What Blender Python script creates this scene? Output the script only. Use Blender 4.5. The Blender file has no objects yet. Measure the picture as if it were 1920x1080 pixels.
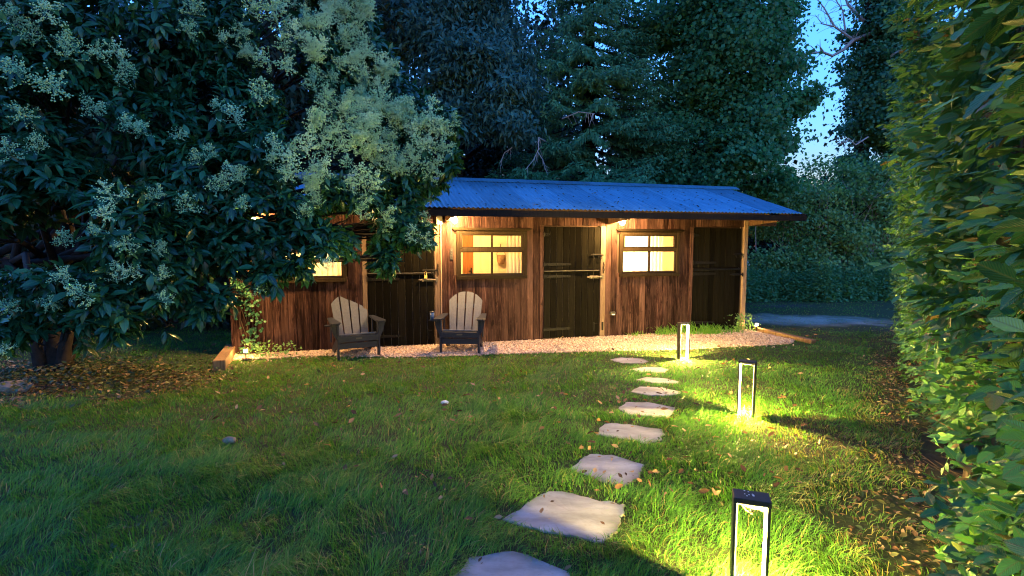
import bpy, math, random
import numpy as np
from mathutils import Matrix, Vector

rng = np.random.default_rng(11)
random.seed(5)
scene = bpy.context.scene
C = scene.collection
PI = math.pi

# ------------------------------------------------------------------ camera, sky, exposure
cam_data = bpy.data.cameras.new('camera')
cam = bpy.data.objects.new('camera', cam_data)
C.objects.link(cam)
cam.location = (0, 0, 1.75)
cam.rotation_euler = (PI / 2 - 0.0849, 0, 0)
cam_data.sensor_width = 36
cam_data.lens = 18.0
cam_data.clip_start = 0.05
cam_data.clip_end = 900
scene.camera = cam

SUN_ELEV, SUN_ROT, SKY_STRENGTH = math.radians(1.3), math.radians(130), 0.15
world = bpy.data.worlds.new('World')
scene.world = world
world.use_nodes = True
wn = world.node_tree
sky = wn.nodes.new('ShaderNodeTexSky')
sky.sky_type = 'NISHITA'
sky.sun_disc = False
sky.sun_elevation = SUN_ELEV
sky.sun_rotation = SUN_ROT
sky.air_density = 1.7
sky.dust_density = 0.0
sky.ozone_density = 6.2
bg = wn.nodes['Background']
bg.inputs['Strength'].default_value = SKY_STRENGTH
wn.links.new(sky.outputs['Color'], bg.inputs['Color'])

vs = scene.view_settings
vs.view_transform = 'Standard'
vs.look = 'None'
vs.gamma = 1
vs.use_curve_mapping = False
vs.exposure = 5.15
scene.cycles.use_denoising = True
scene.cycles.denoising_prefilter = 'ACCURATE'
scene.cycles.filter_width = 1.1
scene.cycles.adaptive_threshold = 0.004
scene.cycles.max_bounces = 7
scene.cycles.diffuse_bounces = 3
scene.cycles.glossy_bounces = 3
scene.cycles.transmission_bounces = 4
scene.cycles.transparent_max_bounces = 8
scene.cycles.caustics_reflective = False
scene.cycles.caustics_refractive = False
scene.cycles.sample_clamp_indirect = 6

# ------------------------------------------------------------------ helpers
def tag(o, label=None, cat=None, group=None, kind=None):
    if label: o['label'] = label
    if cat: o['category'] = cat
    if group: o['group'] = group
    if kind: o['kind'] = kind
    return o

def thing(name, label, cat, loc=(0, 0, 0), rz=0.0, group=None):
    o = bpy.data.objects.new(name, None)
    C.objects.link(o)
    o.empty_display_size = 0.2
    o.location = loc
    o.rotation_euler = (0, 0, rz)
    return tag(o, label, cat, group)

def link(name, me, m=None, parent=None):
    if m is not None and not me.materials:
        me.materials.append(m)
    o = bpy.data.objects.new(name, me)
    C.objects.link(o)
    if parent is not None:
        o.parent = parent
    return o

def np_mesh(name, V, F, uv=None, var=None, smooth=False):
    """V (n,3) floats, F (m,k) ints with k = 3 or 4; uv and var are per vertex."""
    V = np.ascontiguousarray(V, dtype=np.float32)
    F = np.ascontiguousarray(F, dtype=np.int32)
    k = F.shape[1]
    me = bpy.data.meshes.new(name)
    me.vertices.add(len(V))
    me.vertices.foreach_set('co', V.ravel())
    me.loops.add(F.size)
    me.loops.foreach_set('vertex_index', F.ravel())
    me.polygons.add(len(F))
    me.polygons.foreach_set('loop_start', np.arange(0, F.size, k, dtype=np.int32))
    if smooth:
        me.polygons.foreach_set('use_smooth', np.ones(len(F), dtype=bool))
    if uv is not None:
        l = me.uv_layers.new(name='UVMap')
        l.data.foreach_set('uv', np.ascontiguousarray(uv[F.ravel()], dtype=np.float32).ravel())
    if var is not None:
        a = me.attributes.new('var', 'FLOAT', 'POINT')
        a.data.foreach_set('value', np.ascontiguousarray(var, dtype=np.float32))
    me.update()
    me.validate()
    return me

class MB:
    """Collects boxes, prisms, tubes; build() links them as one mesh object."""
    def __init__(self):
        self.v, self.f = [], []
    def add(self, verts, faces, M=None):
        b = len(self.v)
        for p in verts:
            p = Vector(p)
            if M is not None: p = M @ p
            self.v.append(tuple(p))
        self.f += [tuple(b + i for i in f) for f in faces]
        return self
    def box(self, x0, x1, y0, y1, z0, z1, M=None, c=0.0):
        if c <= 0:
            v = [(x, y, z) for x in (x0, x1) for y in (y0, y1) for z in (z0, z1)]
            f = [(0, 1, 3, 2), (4, 6, 7, 5), (0, 4, 5, 1), (2, 3, 7, 6), (0, 2, 6, 4), (1, 5, 7, 3)]
            return self.add(v, f, M)
        # chamfered box: three rectangles rings
        v = []
        for z, i in ((z0, c), (z0 + c, 0), (z1 - c, 0), (z1, c)):
            a, b, d, e = x0 + i, x1 - i, y0 + i, y1 - i
            k = c if i == 0 else c
            v += [(a + c, d, z), (b - c, d, z), (b, d + c, z), (b, e - c, z), (b - c, e, z), (a + c, e, z), (a, e - c, z), (a, d + c, z)]
        f = [tuple(reversed(range(8)))]
        for r in range(3):
            for i in range(8):
                j = (i + 1) % 8
                f.append((r * 8 + i, r * 8 + j, r * 8 + 8 + j, r * 8 + 8 + i))
        f.append(tuple(range(24, 32)))
        return self.add(v, f, M)
    def prism(self, pts, y0, y1, M=None):
        """outline in x,z extruded along y"""
        n = len(pts)
        v = [(x, y0, z) for x, z in pts] + [(x, y1, z) for x, z in pts]
        f = [tuple(range(n)), tuple(reversed(range(n, 2 * n)))]
        f += [(i, n + i, n + (i + 1) % n, (i + 1) % n) for i in range(n)]
        return self.add(v, f, M)
    def tube(self, path, radii, sides=6, M=None, cap=True):
        path = [Vector(p) for p in path]
        v, f = [], []
        n = len(path)
        ref = Vector((0.13, 0.21, 1)).normalized()
        for i, p in enumerate(path):
            d = (path[min(i + 1, n - 1)] - path[max(i - 1, 0)]).normalized()
            a = d.cross(ref)
            if a.length < 1e-3: a = d.cross(Vector((1, 0, 0)))
            a.normalize()
            b = d.cross(a)
            r = float(radii[i] if hasattr(radii, '__len__') else radii)
            for k in range(sides):
                t = 2 * PI * k / sides
                v.append(tuple(p + r * (math.cos(t) * a + math.sin(t) * b)))
        for i in range(n - 1):
            for k in range(sides):
                q = (k + 1) % sides
                f.append((i * sides + k, i * sides + q, (i + 1) * sides + q, (i + 1) * sides + k))
        if cap:
            f.append(tuple(range(sides)))
            f.append(tuple(reversed(range((n - 1) * sides, n * sides))))
        return self.add(v, f, M)
    def lathe(self, prof, sides=16, M=None):
        v = [(r * math.cos(2 * PI * k / sides), r * math.sin(2 * PI * k / sides), z) for r, z in prof for k in range(sides)]
        f = []
        for i in range(len(prof) - 1):
            for k in range(sides):
                q = (k + 1) % sides
                f.append((i * sides + k, i * sides + q, (i + 1) * sides + q, (i + 1) * sides + k))
        f.append(tuple(reversed(range(sides))))
        f.append(tuple(range((len(prof) - 1) * sides, len(prof) * sides)))
        return self.add(v, f, M)
    def mesh(self, name):
        me = bpy.data.meshes.new(name)
        me.from_pydata(self.v, [], self.f)
        me.update()
        return me
    def build(self, name, m, parent=None, smooth=False):
        me = self.mesh(name)
        if smooth:
            me.polygons.foreach_set('use_smooth', np.ones(len(me.polygons), dtype=bool))
        return link(name, me, m, parent)

def norm(a):
    return a / np.maximum(np.linalg.norm(a, axis=-1, keepdims=True), 1e-9)

def frames(fwd, up):
    fwd = norm(fwd)
    right = norm(np.cross(fwd, up))
    return right, fwd, np.cross(right, fwd)

def inst(T, tris, pos, fwd, up, scale, uvT=None):
    """copies of a template (x right, y forward, z up) as one vertex and face array"""
    r, f, u = frames(fwd, up)
    n, k = len(pos), len(T)
    V = pos[:, None, :] + scale[:, None, None] * (T[None, :, 0, None] * r[:, None] + T[None, :, 1, None] * f[:, None] + T[None, :, 2, None] * u[:, None])
    F = tris[None] + (np.arange(n) * k)[:, None, None]
    uv = None if uvT is None else np.tile(uvT, (n, 1))
    return V.reshape(-1, 3), F.reshape(-1, tris.shape[1]), uv

def vnoise(x, y, s, seed=0):
    """smooth value noise in 0..1, cell size s"""
    x = np.asarray(x, float) / s; y = np.asarray(y, float) / s
    xi, yi = np.floor(x).astype(int), np.floor(y).astype(int)
    fx, fy = x - xi, y - yi
    fx, fy = fx * fx * (3 - 2 * fx), fy * fy * (3 - 2 * fy)
    def h(a, b):
        q = (a * 374761393 + b * 668265263 + seed * 362437) & 0x7fffffff
        q = ((q ^ (q >> 13)) * 1274126177) & 0x7fffffff
        return ((q ^ (q >> 16)) & 0xffff) / 65535.0
    return (h(xi, yi) * (1 - fx) + h(xi + 1, yi) * fx) * (1 - fy) + (h(xi, yi + 1) * (1 - fx) + h(xi + 1, yi + 1) * fx) * fy

def rand_dirs(n):
    return norm(rng.normal(size=(n, 3)))

# ------------------------------------------------------------------ materials
MATS = {}
def nodes(name):
    m = bpy.data.materials.new(name)
    m.use_nodes = True
    nt = m.node_tree
    MATS[name] = m
    return m, nt, nt.nodes['Principled BSDF']

def nd(nt, kind, **kw):
    n = nt.nodes.new(kind)
    for k, v in kw.items():
        if k in n.inputs: n.inputs[k].default_value = v
        else: setattr(n, k, v)
    return n

def ramp(nt, src, stops):
    r = nt.nodes.new('ShaderNodeValToRGB')
    e = r.color_ramp.elements
    while len(e) < len(stops): e.new(0.5)
    for i, (p, c) in enumerate(stops):
        e[i].position = p
        e[i].color = (*c, 1) if len(c) == 3 else c
    nt.links.new(src, r.inputs['Fac'])
    return r.outputs['Color']

def noise(nt, scale, detail=4, rough=0.55, stretch=None, space='Object', off=None):
    tc = nt.nodes.new('ShaderNodeTexCoord')
    src = tc.outputs[space]
    if stretch is not None or off is not None:
        mp = nt.nodes.new('ShaderNodeMapping')
        if stretch is not None: mp.inputs['Scale'].default_value = stretch
        nt.links.new(src, mp.inputs['Vector'])
        if off is not None: nt.links.new(off, mp.inputs['Location'])
        src = mp.outputs['Vector']
    n = nt.nodes.new('ShaderNodeTexNoise')
    n.inputs['Scale'].default_value = scale
    n.inputs['Detail'].default_value = detail
    n.inputs['Roughness'].default_value = rough
    nt.links.new(src, n.inputs['Vector'])
    return n.outputs['Fac']

def mixc(nt, fac, a, b, mode='MIX'):
    m = nt.nodes.new('ShaderNodeMix')
    m.data_type = 'RGBA'
    m.blend_type = mode
    for s, v in ((0, fac), (6, a), (7, b)):
        if hasattr(v, 'links') or hasattr(v, 'is_linked'): nt.links.new(v, m.inputs[s])
        else: m.inputs[s].default_value = v if s == 0 else (*v, 1)
    return m.outputs[2]

def bump(nt, bsdf, h, strength=0.4, dist=0.01):
    b = nt.nodes.new('ShaderNodeBump')
    b.inputs['Strength'].default_value = strength
    b.inputs['Distance'].default_value = dist
    nt.links.new(h, b.inputs['Height'])
    nt.links.new(b.outputs['Normal'], bsdf.inputs['Normal'])

def obj_offset(nt):
    oi = nt.nodes.new('ShaderNodeObjectInfo')
    mu = nd(nt, 'ShaderNodeMath', operation='MULTIPLY')
    mu.inputs[1].default_value = 40.0
    nt.links.new(oi.outputs['Random'], mu.inputs[0])
    cb = nt.nodes.new('ShaderNodeCombineXYZ')
    for i in range(3): nt.links.new(mu.outputs[0], cb.inputs[i])
    return oi.outputs['Random'], cb.outputs[0]

def wood(name, dark, mid, light, rough=0.75, knots=True, amount=0.5, spec=0.05):
    m, nt, b = nodes(name)
    rnd, off = obj_offset(nt)
    grain = noise(nt, 5.0, 6, 0.65, (9, 9, 0.55), off=off)
    col = ramp(nt, grain, [(0.3, dark), (0.5, mid), (0.72, light)])
    patch = noise(nt, 1.7, 4, 0.6, (2.2, 2.2, 0.5), off=off)
    pf = ramp(nt, patch, [(0.42, (0, 0, 0)), (0.66, (amount,) * 3)])
    col = mixc(nt, pf, col, light)
    flake = noise(nt, 9.0, 5, 0.7, (5, 5, 0.8), off=off)
    ff = ramp(nt, flake, [(0.56, (0, 0, 0)), (0.7, (amount * 1.3,) * 3)])
    col = mixc(nt, ff, col, light)
    tone = ramp(nt, rnd, [(0, (0.55,) * 3), (0.5, (0.95,) * 3), (1, (1.35,) * 3)])
    col = mixc(nt, 1.0, col, tone, 'MULTIPLY')
    if knots:
        kn = noise(nt, 6.5, 2, 0.4, (1.6, 1.6, 0.8), off=off)
        kf = ramp(nt, kn, [(0.66, (0, 0, 0)), (0.74, (0.7, 0.7, 0.7))])
        col = mixc(nt, kf, col, tuple(c * 0.5 for c in dark))
    nt.links.new(col, b.inputs['Base Color'])
    b.inputs['Roughness'].default_value = rough
    b.inputs['Specular IOR Level'].default_value = spec
    bump(nt, b, grain, 0.5, 0.004)
    return m

def plain(name, col, rough=0.5, metal=0.0, var=0.12, scale=8, spec=0.5, bumps=0.0):
    m, nt, b = nodes(name)
    n = noise(nt, scale, 5, 0.6)
    lo = tuple(c * (1 - var) for c in col); hi = tuple(min(1, c * (1 + var)) for c in col)
    nt.links.new(ramp(nt, n, [(0.3, lo), (0.7, hi)]), b.inputs['Base Color'])
    b.inputs['Roughness'].default_value = rough
    b.inputs['Metallic'].default_value = metal
    b.inputs['Specular IOR Level'].default_value = spec
    if bumps: bump(nt, b, n, bumps, 0.004)
    return m

def glow(name, col, strength):
    m, nt, b = nodes(name)
    b.inputs['Base Color'].default_value = (0.8, 0.8, 0.8, 1)
    b.inputs['Emission Color'].default_value = (*col, 1)
    b.inputs['Emission Strength'].default_value = strength
    return m

def foliage(name, stops, rough=0.45, trans=0.3, tcol=None, spec=0.25, use_uv=None, obj_random=False):
    """leaf shader: per-leaf colour from the 'var' attribute (or the object), some light let through"""
    m, nt, b = nodes(name)
    if obj_random:
        oi = nt.nodes.new('ShaderNodeObjectInfo'); fac = oi.outputs['Random']
    else:
        at = nd(nt, 'ShaderNodeAttribute', attribute_name='var'); fac = at.outputs['Fac']
    col = ramp(nt, fac, stops)
    if use_uv:
        uv = nd(nt, 'ShaderNodeUVMap'); uv.uv_map = 'UVMap'
        sp = nt.nodes.new('ShaderNodeSeparateXYZ')
        nt.links.new(uv.outputs[0], sp.inputs[0])
        ab = nd(nt, 'ShaderNodeMath', operation='SUBTRACT'); ab.inputs[1].default_value = 0.5
        nt.links.new(sp.outputs[0], ab.inputs[0])
        aa = nd(nt, 'ShaderNodeMath', operation='ABSOLUTE'); nt.links.new(ab.outputs[0], aa.inputs[0])
        mid = ramp(nt, aa.outputs[0], [(0.0, (1, 1, 1)), (0.07, (0, 0, 0))])
        col = mixc(nt, mid, col, use_uv)
        if use_uv and 'hornbeam' in name:
            # side veins: v - |u| in stripes
            s1 = nd(nt, 'ShaderNodeMath', operation='MULTIPLY_ADD'); s1.inputs[1].default_value = -0.55
            nt.links.new(aa.outputs[0], s1.inputs[0]); nt.links.new(sp.outputs[1], s1.inputs[2])
            s2 = nd(nt, 'ShaderNodeMath', operation='MULTIPLY'); s2.inputs[1].default_value = 75.0
            nt.links.new(s1.outputs[0], s2.inputs[0])
            s3 = nd(nt, 'ShaderNodeMath', operation='SINE'); nt.links.new(s2.outputs[0], s3.inputs[0])
            vf = ramp(nt, s3.outputs[0], [(0.0, (0, 0, 0)), (1.0, (0.34, 0.34, 0.34))])
            col = mixc(nt, vf, col, use_uv)
            bump(nt, b, s3.outputs[0], 0.35, 0.002)
    nt.links.new(col, b.inputs['Base Color'])
    b.inputs['Roughness'].default_value = rough
    b.inputs['Specular IOR Level'].default_value = spec
    tr = nt.nodes.new('ShaderNodeBsdfTranslucent')
    tc = mixc(nt, 1.0, col, tcol or (1.2, 1.35, 0.6), 'MULTIPLY')
    nt.links.new(tc, tr.inputs['Color'])
    mx = nt.nodes.new('ShaderNodeMixShader')
    mx.inputs[0].default_value = trans
    nt.links.new(b.outputs[0], mx.inputs[1]); nt.links.new(tr.outputs[0], mx.inputs[2])
    nt.links.new(mx.outputs[0], nt.nodes['Material Output'].inputs['Surface'])
    return m

M_board = wood('stained_boards', (0.0065, 0.003, 0.0029), (0.018, 0.0078, 0.0068), (0.1, 0.054, 0.046), amount=0.5)
M_jamb = wood('weathered_timber', (0.09, 0.06, 0.04), (0.17, 0.115, 0.08), (0.28, 0.2, 0.145), amount=0.5)
M_door = wood('dark_door_boards', (0.003, 0.0027, 0.0021), (0.005, 0.0044, 0.0032), (0.010, 0.009, 0.006), rough=0.85, knots=False, amount=0.2, spec=0.02)
M_frame = wood('dark_window_frame', (0.012, 0.008, 0.005), (0.02, 0.014, 0.008), (0.03, 0.021, 0.012), rough=0.7, knots=False, amount=0.3)
M_fascia = wood('dark_fascia', (0.005, 0.0045, 0.0045), (0.008, 0.007, 0.007), (0.013, 0.011, 0.011), knots=False, amount=0.3)
M_rafter = wood('rafter_timber', (0.04, 0.022, 0.014), (0.07, 0.04, 0.024), (0.12, 0.07, 0.045), amount=0.3)
M_sleeper = wood('sleeper_timber', (0.12, 0.07, 0.035), (0.24, 0.15, 0.08), (0.36, 0.25, 0.14), amount=0.5)
M_iron = plain('black_iron', (0.006, 0.0055, 0.005), 0.65, 0.0, 0.3, spec=0.12)
M_dback = plain('bare_tongue', (0.09, 0.08, 0.07), 0.9, 0, 0.5, 30, 0.1)
M_steel = plain('galvanised_steel', (0.09, 0.08, 0.068), 0.6, 0.7, 0.2)
M_brass = plain('brass', (0.6, 0.42, 0.16), 0.35, 0.9, 0.15)
M_white = plain('white_plastic', (0.75, 0.73, 0.68), 0.5, 0, 0.05)
M_black = plain('black_plastic', (0.02, 0.02, 0.021), 0.45, 0, 0.2)
M_cream = plain('cream_paint', (0.72, 0.6, 0.4), 0.6, 0, 0.06, 3)
M_orange_door = wood('varnished_pine', (0.3, 0.1, 0.03), (0.42, 0.16, 0.05), (0.5, 0.22, 0.08), rough=0.4, amount=0.3)
M_floor = wood('floor_boards', (0.12, 0.07, 0.04), (0.2, 0.12, 0.07), (0.28, 0.18, 0.1), amount=0.3)
M_lining = plain('wall_lining', (0.05, 0.03, 0.02), 0.9, 0, 0.2)
M_basket = plain('wicker', (0.22, 0.13, 0.06), 0.7, 0, 0.35, 40)
M_slat = plain('grey_slat', (0.085, 0.094, 0.118), 0.6, 0, 0.12, 30, 0.15)
M_navy = plain('navy_frame', (0.013, 0.016, 0.028), 0.5, 0, 0.15, 20, 0.2)
M_cup = plain('blue_enamel', (0.03, 0.07, 0.16), 0.35, 0, 0.1)
M_bollard = plain('anthracite_powder', (0.011, 0.0115, 0.013), 0.5, 0.0, 0.2, 60)
M_dropping = plain('bird_droppings', (0.6, 0.62, 0.6), 0.8, 0, 0.1)
M_stone_white = plain('white_stone', (0.55, 0.56, 0.55), 0.8, 0, 0.15, 30)
M_rock = plain('brown_rock', (0.2, 0.14, 0.09), 0.85, 0, 0.3, 12, 0.3, 0.6)
M_cloth_blue = plain('blue_grey_cloth', (0.1, 0.13, 0.2), 0.9, 0, 0.15)
WARM = (1.0, 0.60, 0.22)
M_bulb = glow('lamp_bulb', (1.0, 0.56, 0.18), 185)
M_room_bulb = glow('room_bulb', (1.0, 0.60, 0.22), 46)
M_room_bulb_bright = glow('room_bulb_bright', (1.0, 0.66, 0.30), 125)
M_led = glow('led_strip', (1.0, 0.70, 0.17), 245)
M_spike = glow('spike_glow', (1.0, 0.55, 0.18), 26)
M_fairy = glow('fairy_bulb', (1.0, 0.5, 0.15), 18)

# corrugated steel: weathered grey-blue coating with streaks
def corrugated():
    m, nt, b = nodes('corrugated_steel')
    rnd, off = obj_offset(nt)
    streak = noise(nt, 3.0, 5, 0.6, (7, 0.7, 0.7), off=off)
    spots = noise(nt, 40, 3, 0.6, off=off)
    col = ramp(nt, streak, [(0.3, (0.06, 0.17, 0.25)), (0.7, (0.11, 0.26, 0.36))])
    dirt = ramp(nt, spots, [(0.62, (0, 0, 0)), (0.74, (0.5, 0.5, 0.5))])
    col = mixc(nt, dirt, col, (0.09, 0.075, 0.06))
    tone = ramp(nt, rnd, [(0, (0.72,) * 3), (1, (1.2,) * 3)])
    col = mixc(nt, 1.0, col, tone, 'MULTIPLY')
    rust = ramp(nt, noise(nt, 2.2, 7, 0.72, (1.6, 0.8, 1), off=off), [(0.56, (0, 0, 0)), (0.74, (0.6, 0.6, 0.6))])
    col = mixc(nt, rust, col, (0.1, 0.062, 0.04))
    nt.links.new(col, b.inputs['Base Color'])
    b.inputs['Metallic'].default_value = 0.45
    b.inputs['Roughness'].default_value = 0.36
    return m
M_roof = corrugated()

def glass():
    m, nt, b = nodes('window_glass')
    nt.nodes.remove(b)
    t = nt.nodes.new('ShaderNodeBsdfTransparent')
    t.inputs['Color'].default_value = (0.96, 0.97, 0.96, 1)
    g = nt.nodes.new('ShaderNodeBsdfGlossy')
    g.inputs['Roughness'].default_value = 0.03
    fr = nt.nodes.new('ShaderNodeFresnel')
    fr.inputs['IOR'].default_value = 1.45
    mx = nt.nodes.new('ShaderNodeMixShader')
    nt.links.new(fr.outputs[0], mx.inputs[0])
    nt.links.new(t.outputs[0], mx.inputs[1]); nt.links.new(g.outputs[0], mx.inputs[2])
    nt.links.new(mx.outputs[0], nt.nodes['Material Output'].inputs['Surface'])
    return m
M_glass = glass()

def cloth(name, col, trans):
    m, nt, b = nodes(name)
    w = noise(nt, 60, 3, 0.6)
    nt.links.new(ramp(nt, w, [(0.3, tuple(c * 0.92 for c in col)), (0.7, col)]), b.inputs['Base Color'])
    b.inputs['Roughness'].default_value = 0.9
    t = nt.nodes.new('ShaderNodeBsdfTranslucent')
    t.inputs['Color'].default_value = (*col, 1)
    mx = nt.nodes.new('ShaderNodeMixShader')
    mx.inputs[0].default_value = trans
    nt.links.new(b.outputs[0], mx.inputs[1]); nt.links.new(t.outputs[0], mx.inputs[2])
    nt.links.new(mx.outputs[0], nt.nodes['Material Output'].inputs['Surface'])
    return m
M_curtain = cloth('pale_curtain', (0.8, 0.74, 0.62), 0.5)

def flagstone():
    m, nt, b = nodes('sandstone_flag')
    rnd, off = obj_offset(nt)
    big = noise(nt, 3.0, 5, 0.6, (1, 2.4, 1), off=off)
    fine = noise(nt, 45, 4, 0.7, off=off)
    col = ramp(nt, big, [(0.3, (0.15, 0.148, 0.148)), (0.55, (0.26, 0.258, 0.26)), (0.75, (0.35, 0.348, 0.348))])
    df = ramp(nt, fine, [(0.55, (0, 0, 0)), (0.75, (0.55,) * 3)])
    col = mixc(nt, df, col, (0.17, 0.14, 0.11))
    nt.links.new(col, b.inputs['Base Color'])
    b.inputs['Roughness'].default_value = 0.8
    mixh = nd(nt, 'ShaderNodeMath', operation='MULTIPLY_ADD'); mixh.inputs[1].default_value = 0.35
    nt.links.new(fine, mixh.inputs[0]); nt.links.new(big, mixh.inputs[2])
    bump(nt, b, mixh.outputs[0], 0.4, 0.004)
    at = nd(nt, 'ShaderNodeAttribute', attribute_name='var')
    edge = ramp(nt, at.outputs['Fac'], [(0.35, (0, 0, 0)), (1.0, (0.8,) * 3)])
    em = nd(nt, 'ShaderNodeMix', data_type='RGBA', blend_type='MULTIPLY'); em.inputs[0].default_value = 1.0
    nt.links.new(edge, em.inputs[6]); nt.links.new(ramp(nt, noise(nt, 7, 4, 0.6, off=off), [(0.35, (0, 0, 0)), (0.6, (1, 1, 1))]), em.inputs[7])
    col = mixc(nt, em.outputs[2], col, (0.085, 0.075, 0.04))
    nt.links.new(col, b.inputs['Base Color'])
    return m
M_flag = flagstone()

def gravel_mat():
    m, nt, b = nodes('gravel_pebbles')
    at = nd(nt, 'ShaderNodeAttribute', attribute_name='var')
    nt.links.new(ramp(nt, at.outputs['Fac'], [(0.0, (0.16, 0.125, 0.115)), (0.3, (0.36, 0.27, 0.21)), (0.6, (0.5, 0.4, 0.32)), (0.85, (0.42, 0.26, 0.17)), (1.0, (0.66, 0.61, 0.54))]), b.inputs['Base Color'])
    b.inputs['Roughness'].default_value = 0.75
    return m
M_gravel = gravel_mat()

def ground_mat():
    m, nt, b = nodes('lawn_soil')
    n1 = noise(nt, 0.5, 5, 0.6); n2 = noise(nt, 9, 6, 0.7)
    green = ramp(nt, n2, [(0.3, (0.018, 0.024, 0.008)), (0.6, (0.035, 0.05, 0.014)), (0.8, (0.06, 0.06, 0.025))])
    soil = ramp(nt, n2, [(0.3, (0.03, 0.018, 0.01)), (0.7, (0.085, 0.055, 0.033))])
    col = mixc(nt, ramp(nt, n1, [(0.5, (0, 0, 0)), (0.75, (0.7,) * 3)]), green, soil)
    tc = nt.nodes.new('ShaderNodeTexCoord')
    sp = nt.nodes.new('ShaderNodeSeparateXYZ'); nt.links.new(tc.outputs['Object'], sp.inputs[0])
    def soft(cx, cy, rx, ry):
        # elliptical patch mask with a ragged edge
        a = nd(nt, 'ShaderNodeMath', operation='SUBTRACT'); a.inputs[1].default_value = cx; nt.links.new(sp.outputs[0], a.inputs[0])
        a2 = nd(nt, 'ShaderNodeMath', operation='DIVIDE'); a2.inputs[1].default_value = rx; nt.links.new(a.outputs[0], a2.inputs[0])
        c = nd(nt, 'ShaderNodeMath', operation='SUBTRACT'); c.inputs[1].default_value = cy; nt.links.new(sp.outputs[1], c.inputs[0])
        c2 = nd(nt, 'ShaderNodeMath', operation='DIVIDE'); c2.inputs[1].default_value = ry; nt.links.new(c.outputs[0], c2.inputs[0])
        cb = nt.nodes.new('ShaderNodeCombineXYZ'); nt.links.new(a2.outputs[0], cb.inputs[0]); nt.links.new(c2.outputs[0], cb.inputs[1])
        le = nd(nt, 'ShaderNodeVectorMath', operation='LENGTH'); nt.links.new(cb.outputs[0], le.inputs[0])
        ad = nd(nt, 'ShaderNodeMath', operation='MULTIPLY_ADD'); ad.inputs[1].default_value = 0.9
        nz = noise(nt, 1.3, 5, 0.65); nt.links.new(nz, ad.inputs[0]); nt.links.new(le.outputs['Value'], ad.inputs[2])
        return ramp(nt, ad.outputs[0], [(0.0, (1, 1, 1)), (0.98, (1, 1, 1)), (1.0, (0.0, 0.0, 0.0))]) if False else ramp(nt, ad.outputs[0], [(0.55, (1, 1, 1)), (0.95, (0, 0, 0))])
    dry = ramp(nt, noise(nt, 22, 5, 0.7), [(0.3, (0.2, 0.18, 0.14)), (0.7, (0.42, 0.38, 0.32))])
    col = mixc(nt, soft(6.8, 11.8, 4.6, 2.1), col, dry)
    mulch = ramp(nt, noise(nt, 30, 4, 0.7), [(0.35, (0.018, 0.014, 0.013)), (0.75, (0.09, 0.075, 0.07))])
    col = mixc(nt, soft(8.0, 14.6, 2.3, 1.0), col, mulch)
    col = mixc(nt, soft(3.2, 4.6, 1.9, 2.2), col, soil)
    col = mixc(nt, soft(-6.4, 6.3, 4.2, 2.0), col, soil)
    nt.links.new(col, b.inputs['Base Color'])
    b.inputs['Roughness'].default_value = 0.95
    b.inputs['Specular IOR Level'].default_value = 0.2
    bump(nt, b, n2, 0.8, 0.03)
    return m
M_ground = ground_mat()

M_grass = foliage('grass_blades', [(0.0, (0.03, 0.115, 0.016)), (0.45, (0.072, 0.215, 0.026)), (0.8, (0.12, 0.28, 0.036)), (0.93, (0.17, 0.26, 0.046)), (1.0, (0.32, 0.25, 0.11))], 0.5, 0.35, (1.3, 1.3, 0.5))
LIG = [(0, (0.006, 0.032, 0.014)), (0.5, (0.013, 0.066, 0.025)), (0.85, (0.03, 0.115, 0.035)), (1, (0.065, 0.15, 0.045))]
M_lig = foliage('glossy_leaves', LIG, 0.28, 0.16, use_uv=(0.04, 0.1, 0.04), spec=0.3)
M_lig_obj = foliage('glossy_leaf', LIG, 0.28, 0.16, use_uv=(0.04, 0.1, 0.04), spec=0.3, obj_random=True)
HB = [(0, (0.022, 0.088, 0.032)), (0.45, (0.045, 0.16, 0.045)), (0.85, (0.085, 0.235, 0.062)), (0.96, (0.15, 0.26, 0.07)), (1, (0.15, 0.085, 0.035))]
M_horn = foliage('hornbeam_leaves', HB, 0.42, 0.17, use_uv=(0.11, 0.15, 0.045))
M_horn_obj = foliage('hornbeam_leaf', HB, 0.42, 0.17, use_uv=(0.11, 0.15, 0.045), obj_random=True)
M_panicle = foliage('flower_buds', [(0, (0.28, 0.48, 0.26)), (0.5, (0.38, 0.6, 0.34)), (1, (0.5, 0.7, 0.44))], 0.8, 0.25, obj_random=True)
M_maple = foliage('maple_leaves', [(0, (0.03, 0.12, 0.055)), (0.6, (0.055, 0.205, 0.085)), (1, (0.1, 0.28, 0.11))], 0.5, 0.42, (1.0, 1.2, 0.8))
M_spruce = foliage('spruce_needles', [(0, (0.03, 0.11, 0.05)), (0.6, (0.06, 0.2, 0.085)), (1, (0.11, 0.27, 0.11))], 0.6, 0.3, (1.0, 1.1, 0.9))
M_ash = foliage('ash_leaves', [(0, (0.028, 0.085, 0.072)), (0.6, (0.046, 0.14, 0.115)), (1, (0.075, 0.19, 0.14))], 0.55, 0.35, (1.0, 1.1, 1.0))
M_ivy = foliage('ivy_leaves', [(0, (0.022, 0.085, 0.042)), (0.6, (0.042, 0.15, 0.07)), (1, (0.08, 0.2, 0.085))], 0.45, 0.25)
M_shrub = foliage('shrub_leaves', [(0, (0.07, 0.16, 0.06)), (0.6, (0.13, 0.27, 0.1)), (1, (0.2, 0.34, 0.13))], 0.55, 0.4)
M_yew = foliage('yew_leaves', [(0, (0.006, 0.016, 0.008)), (0.6, (0.012, 0.028, 0.012)), (1, (0.022, 0.042, 0.018))], 0.55, 0.1)
M_nettle = foliage('nettle_leaves', [(0, (0.03, 0.12, 0.055)), (0.6, (0.06, 0.21, 0.095)), (1, (0.11, 0.28, 0.12))], 0.55, 0.4)
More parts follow.
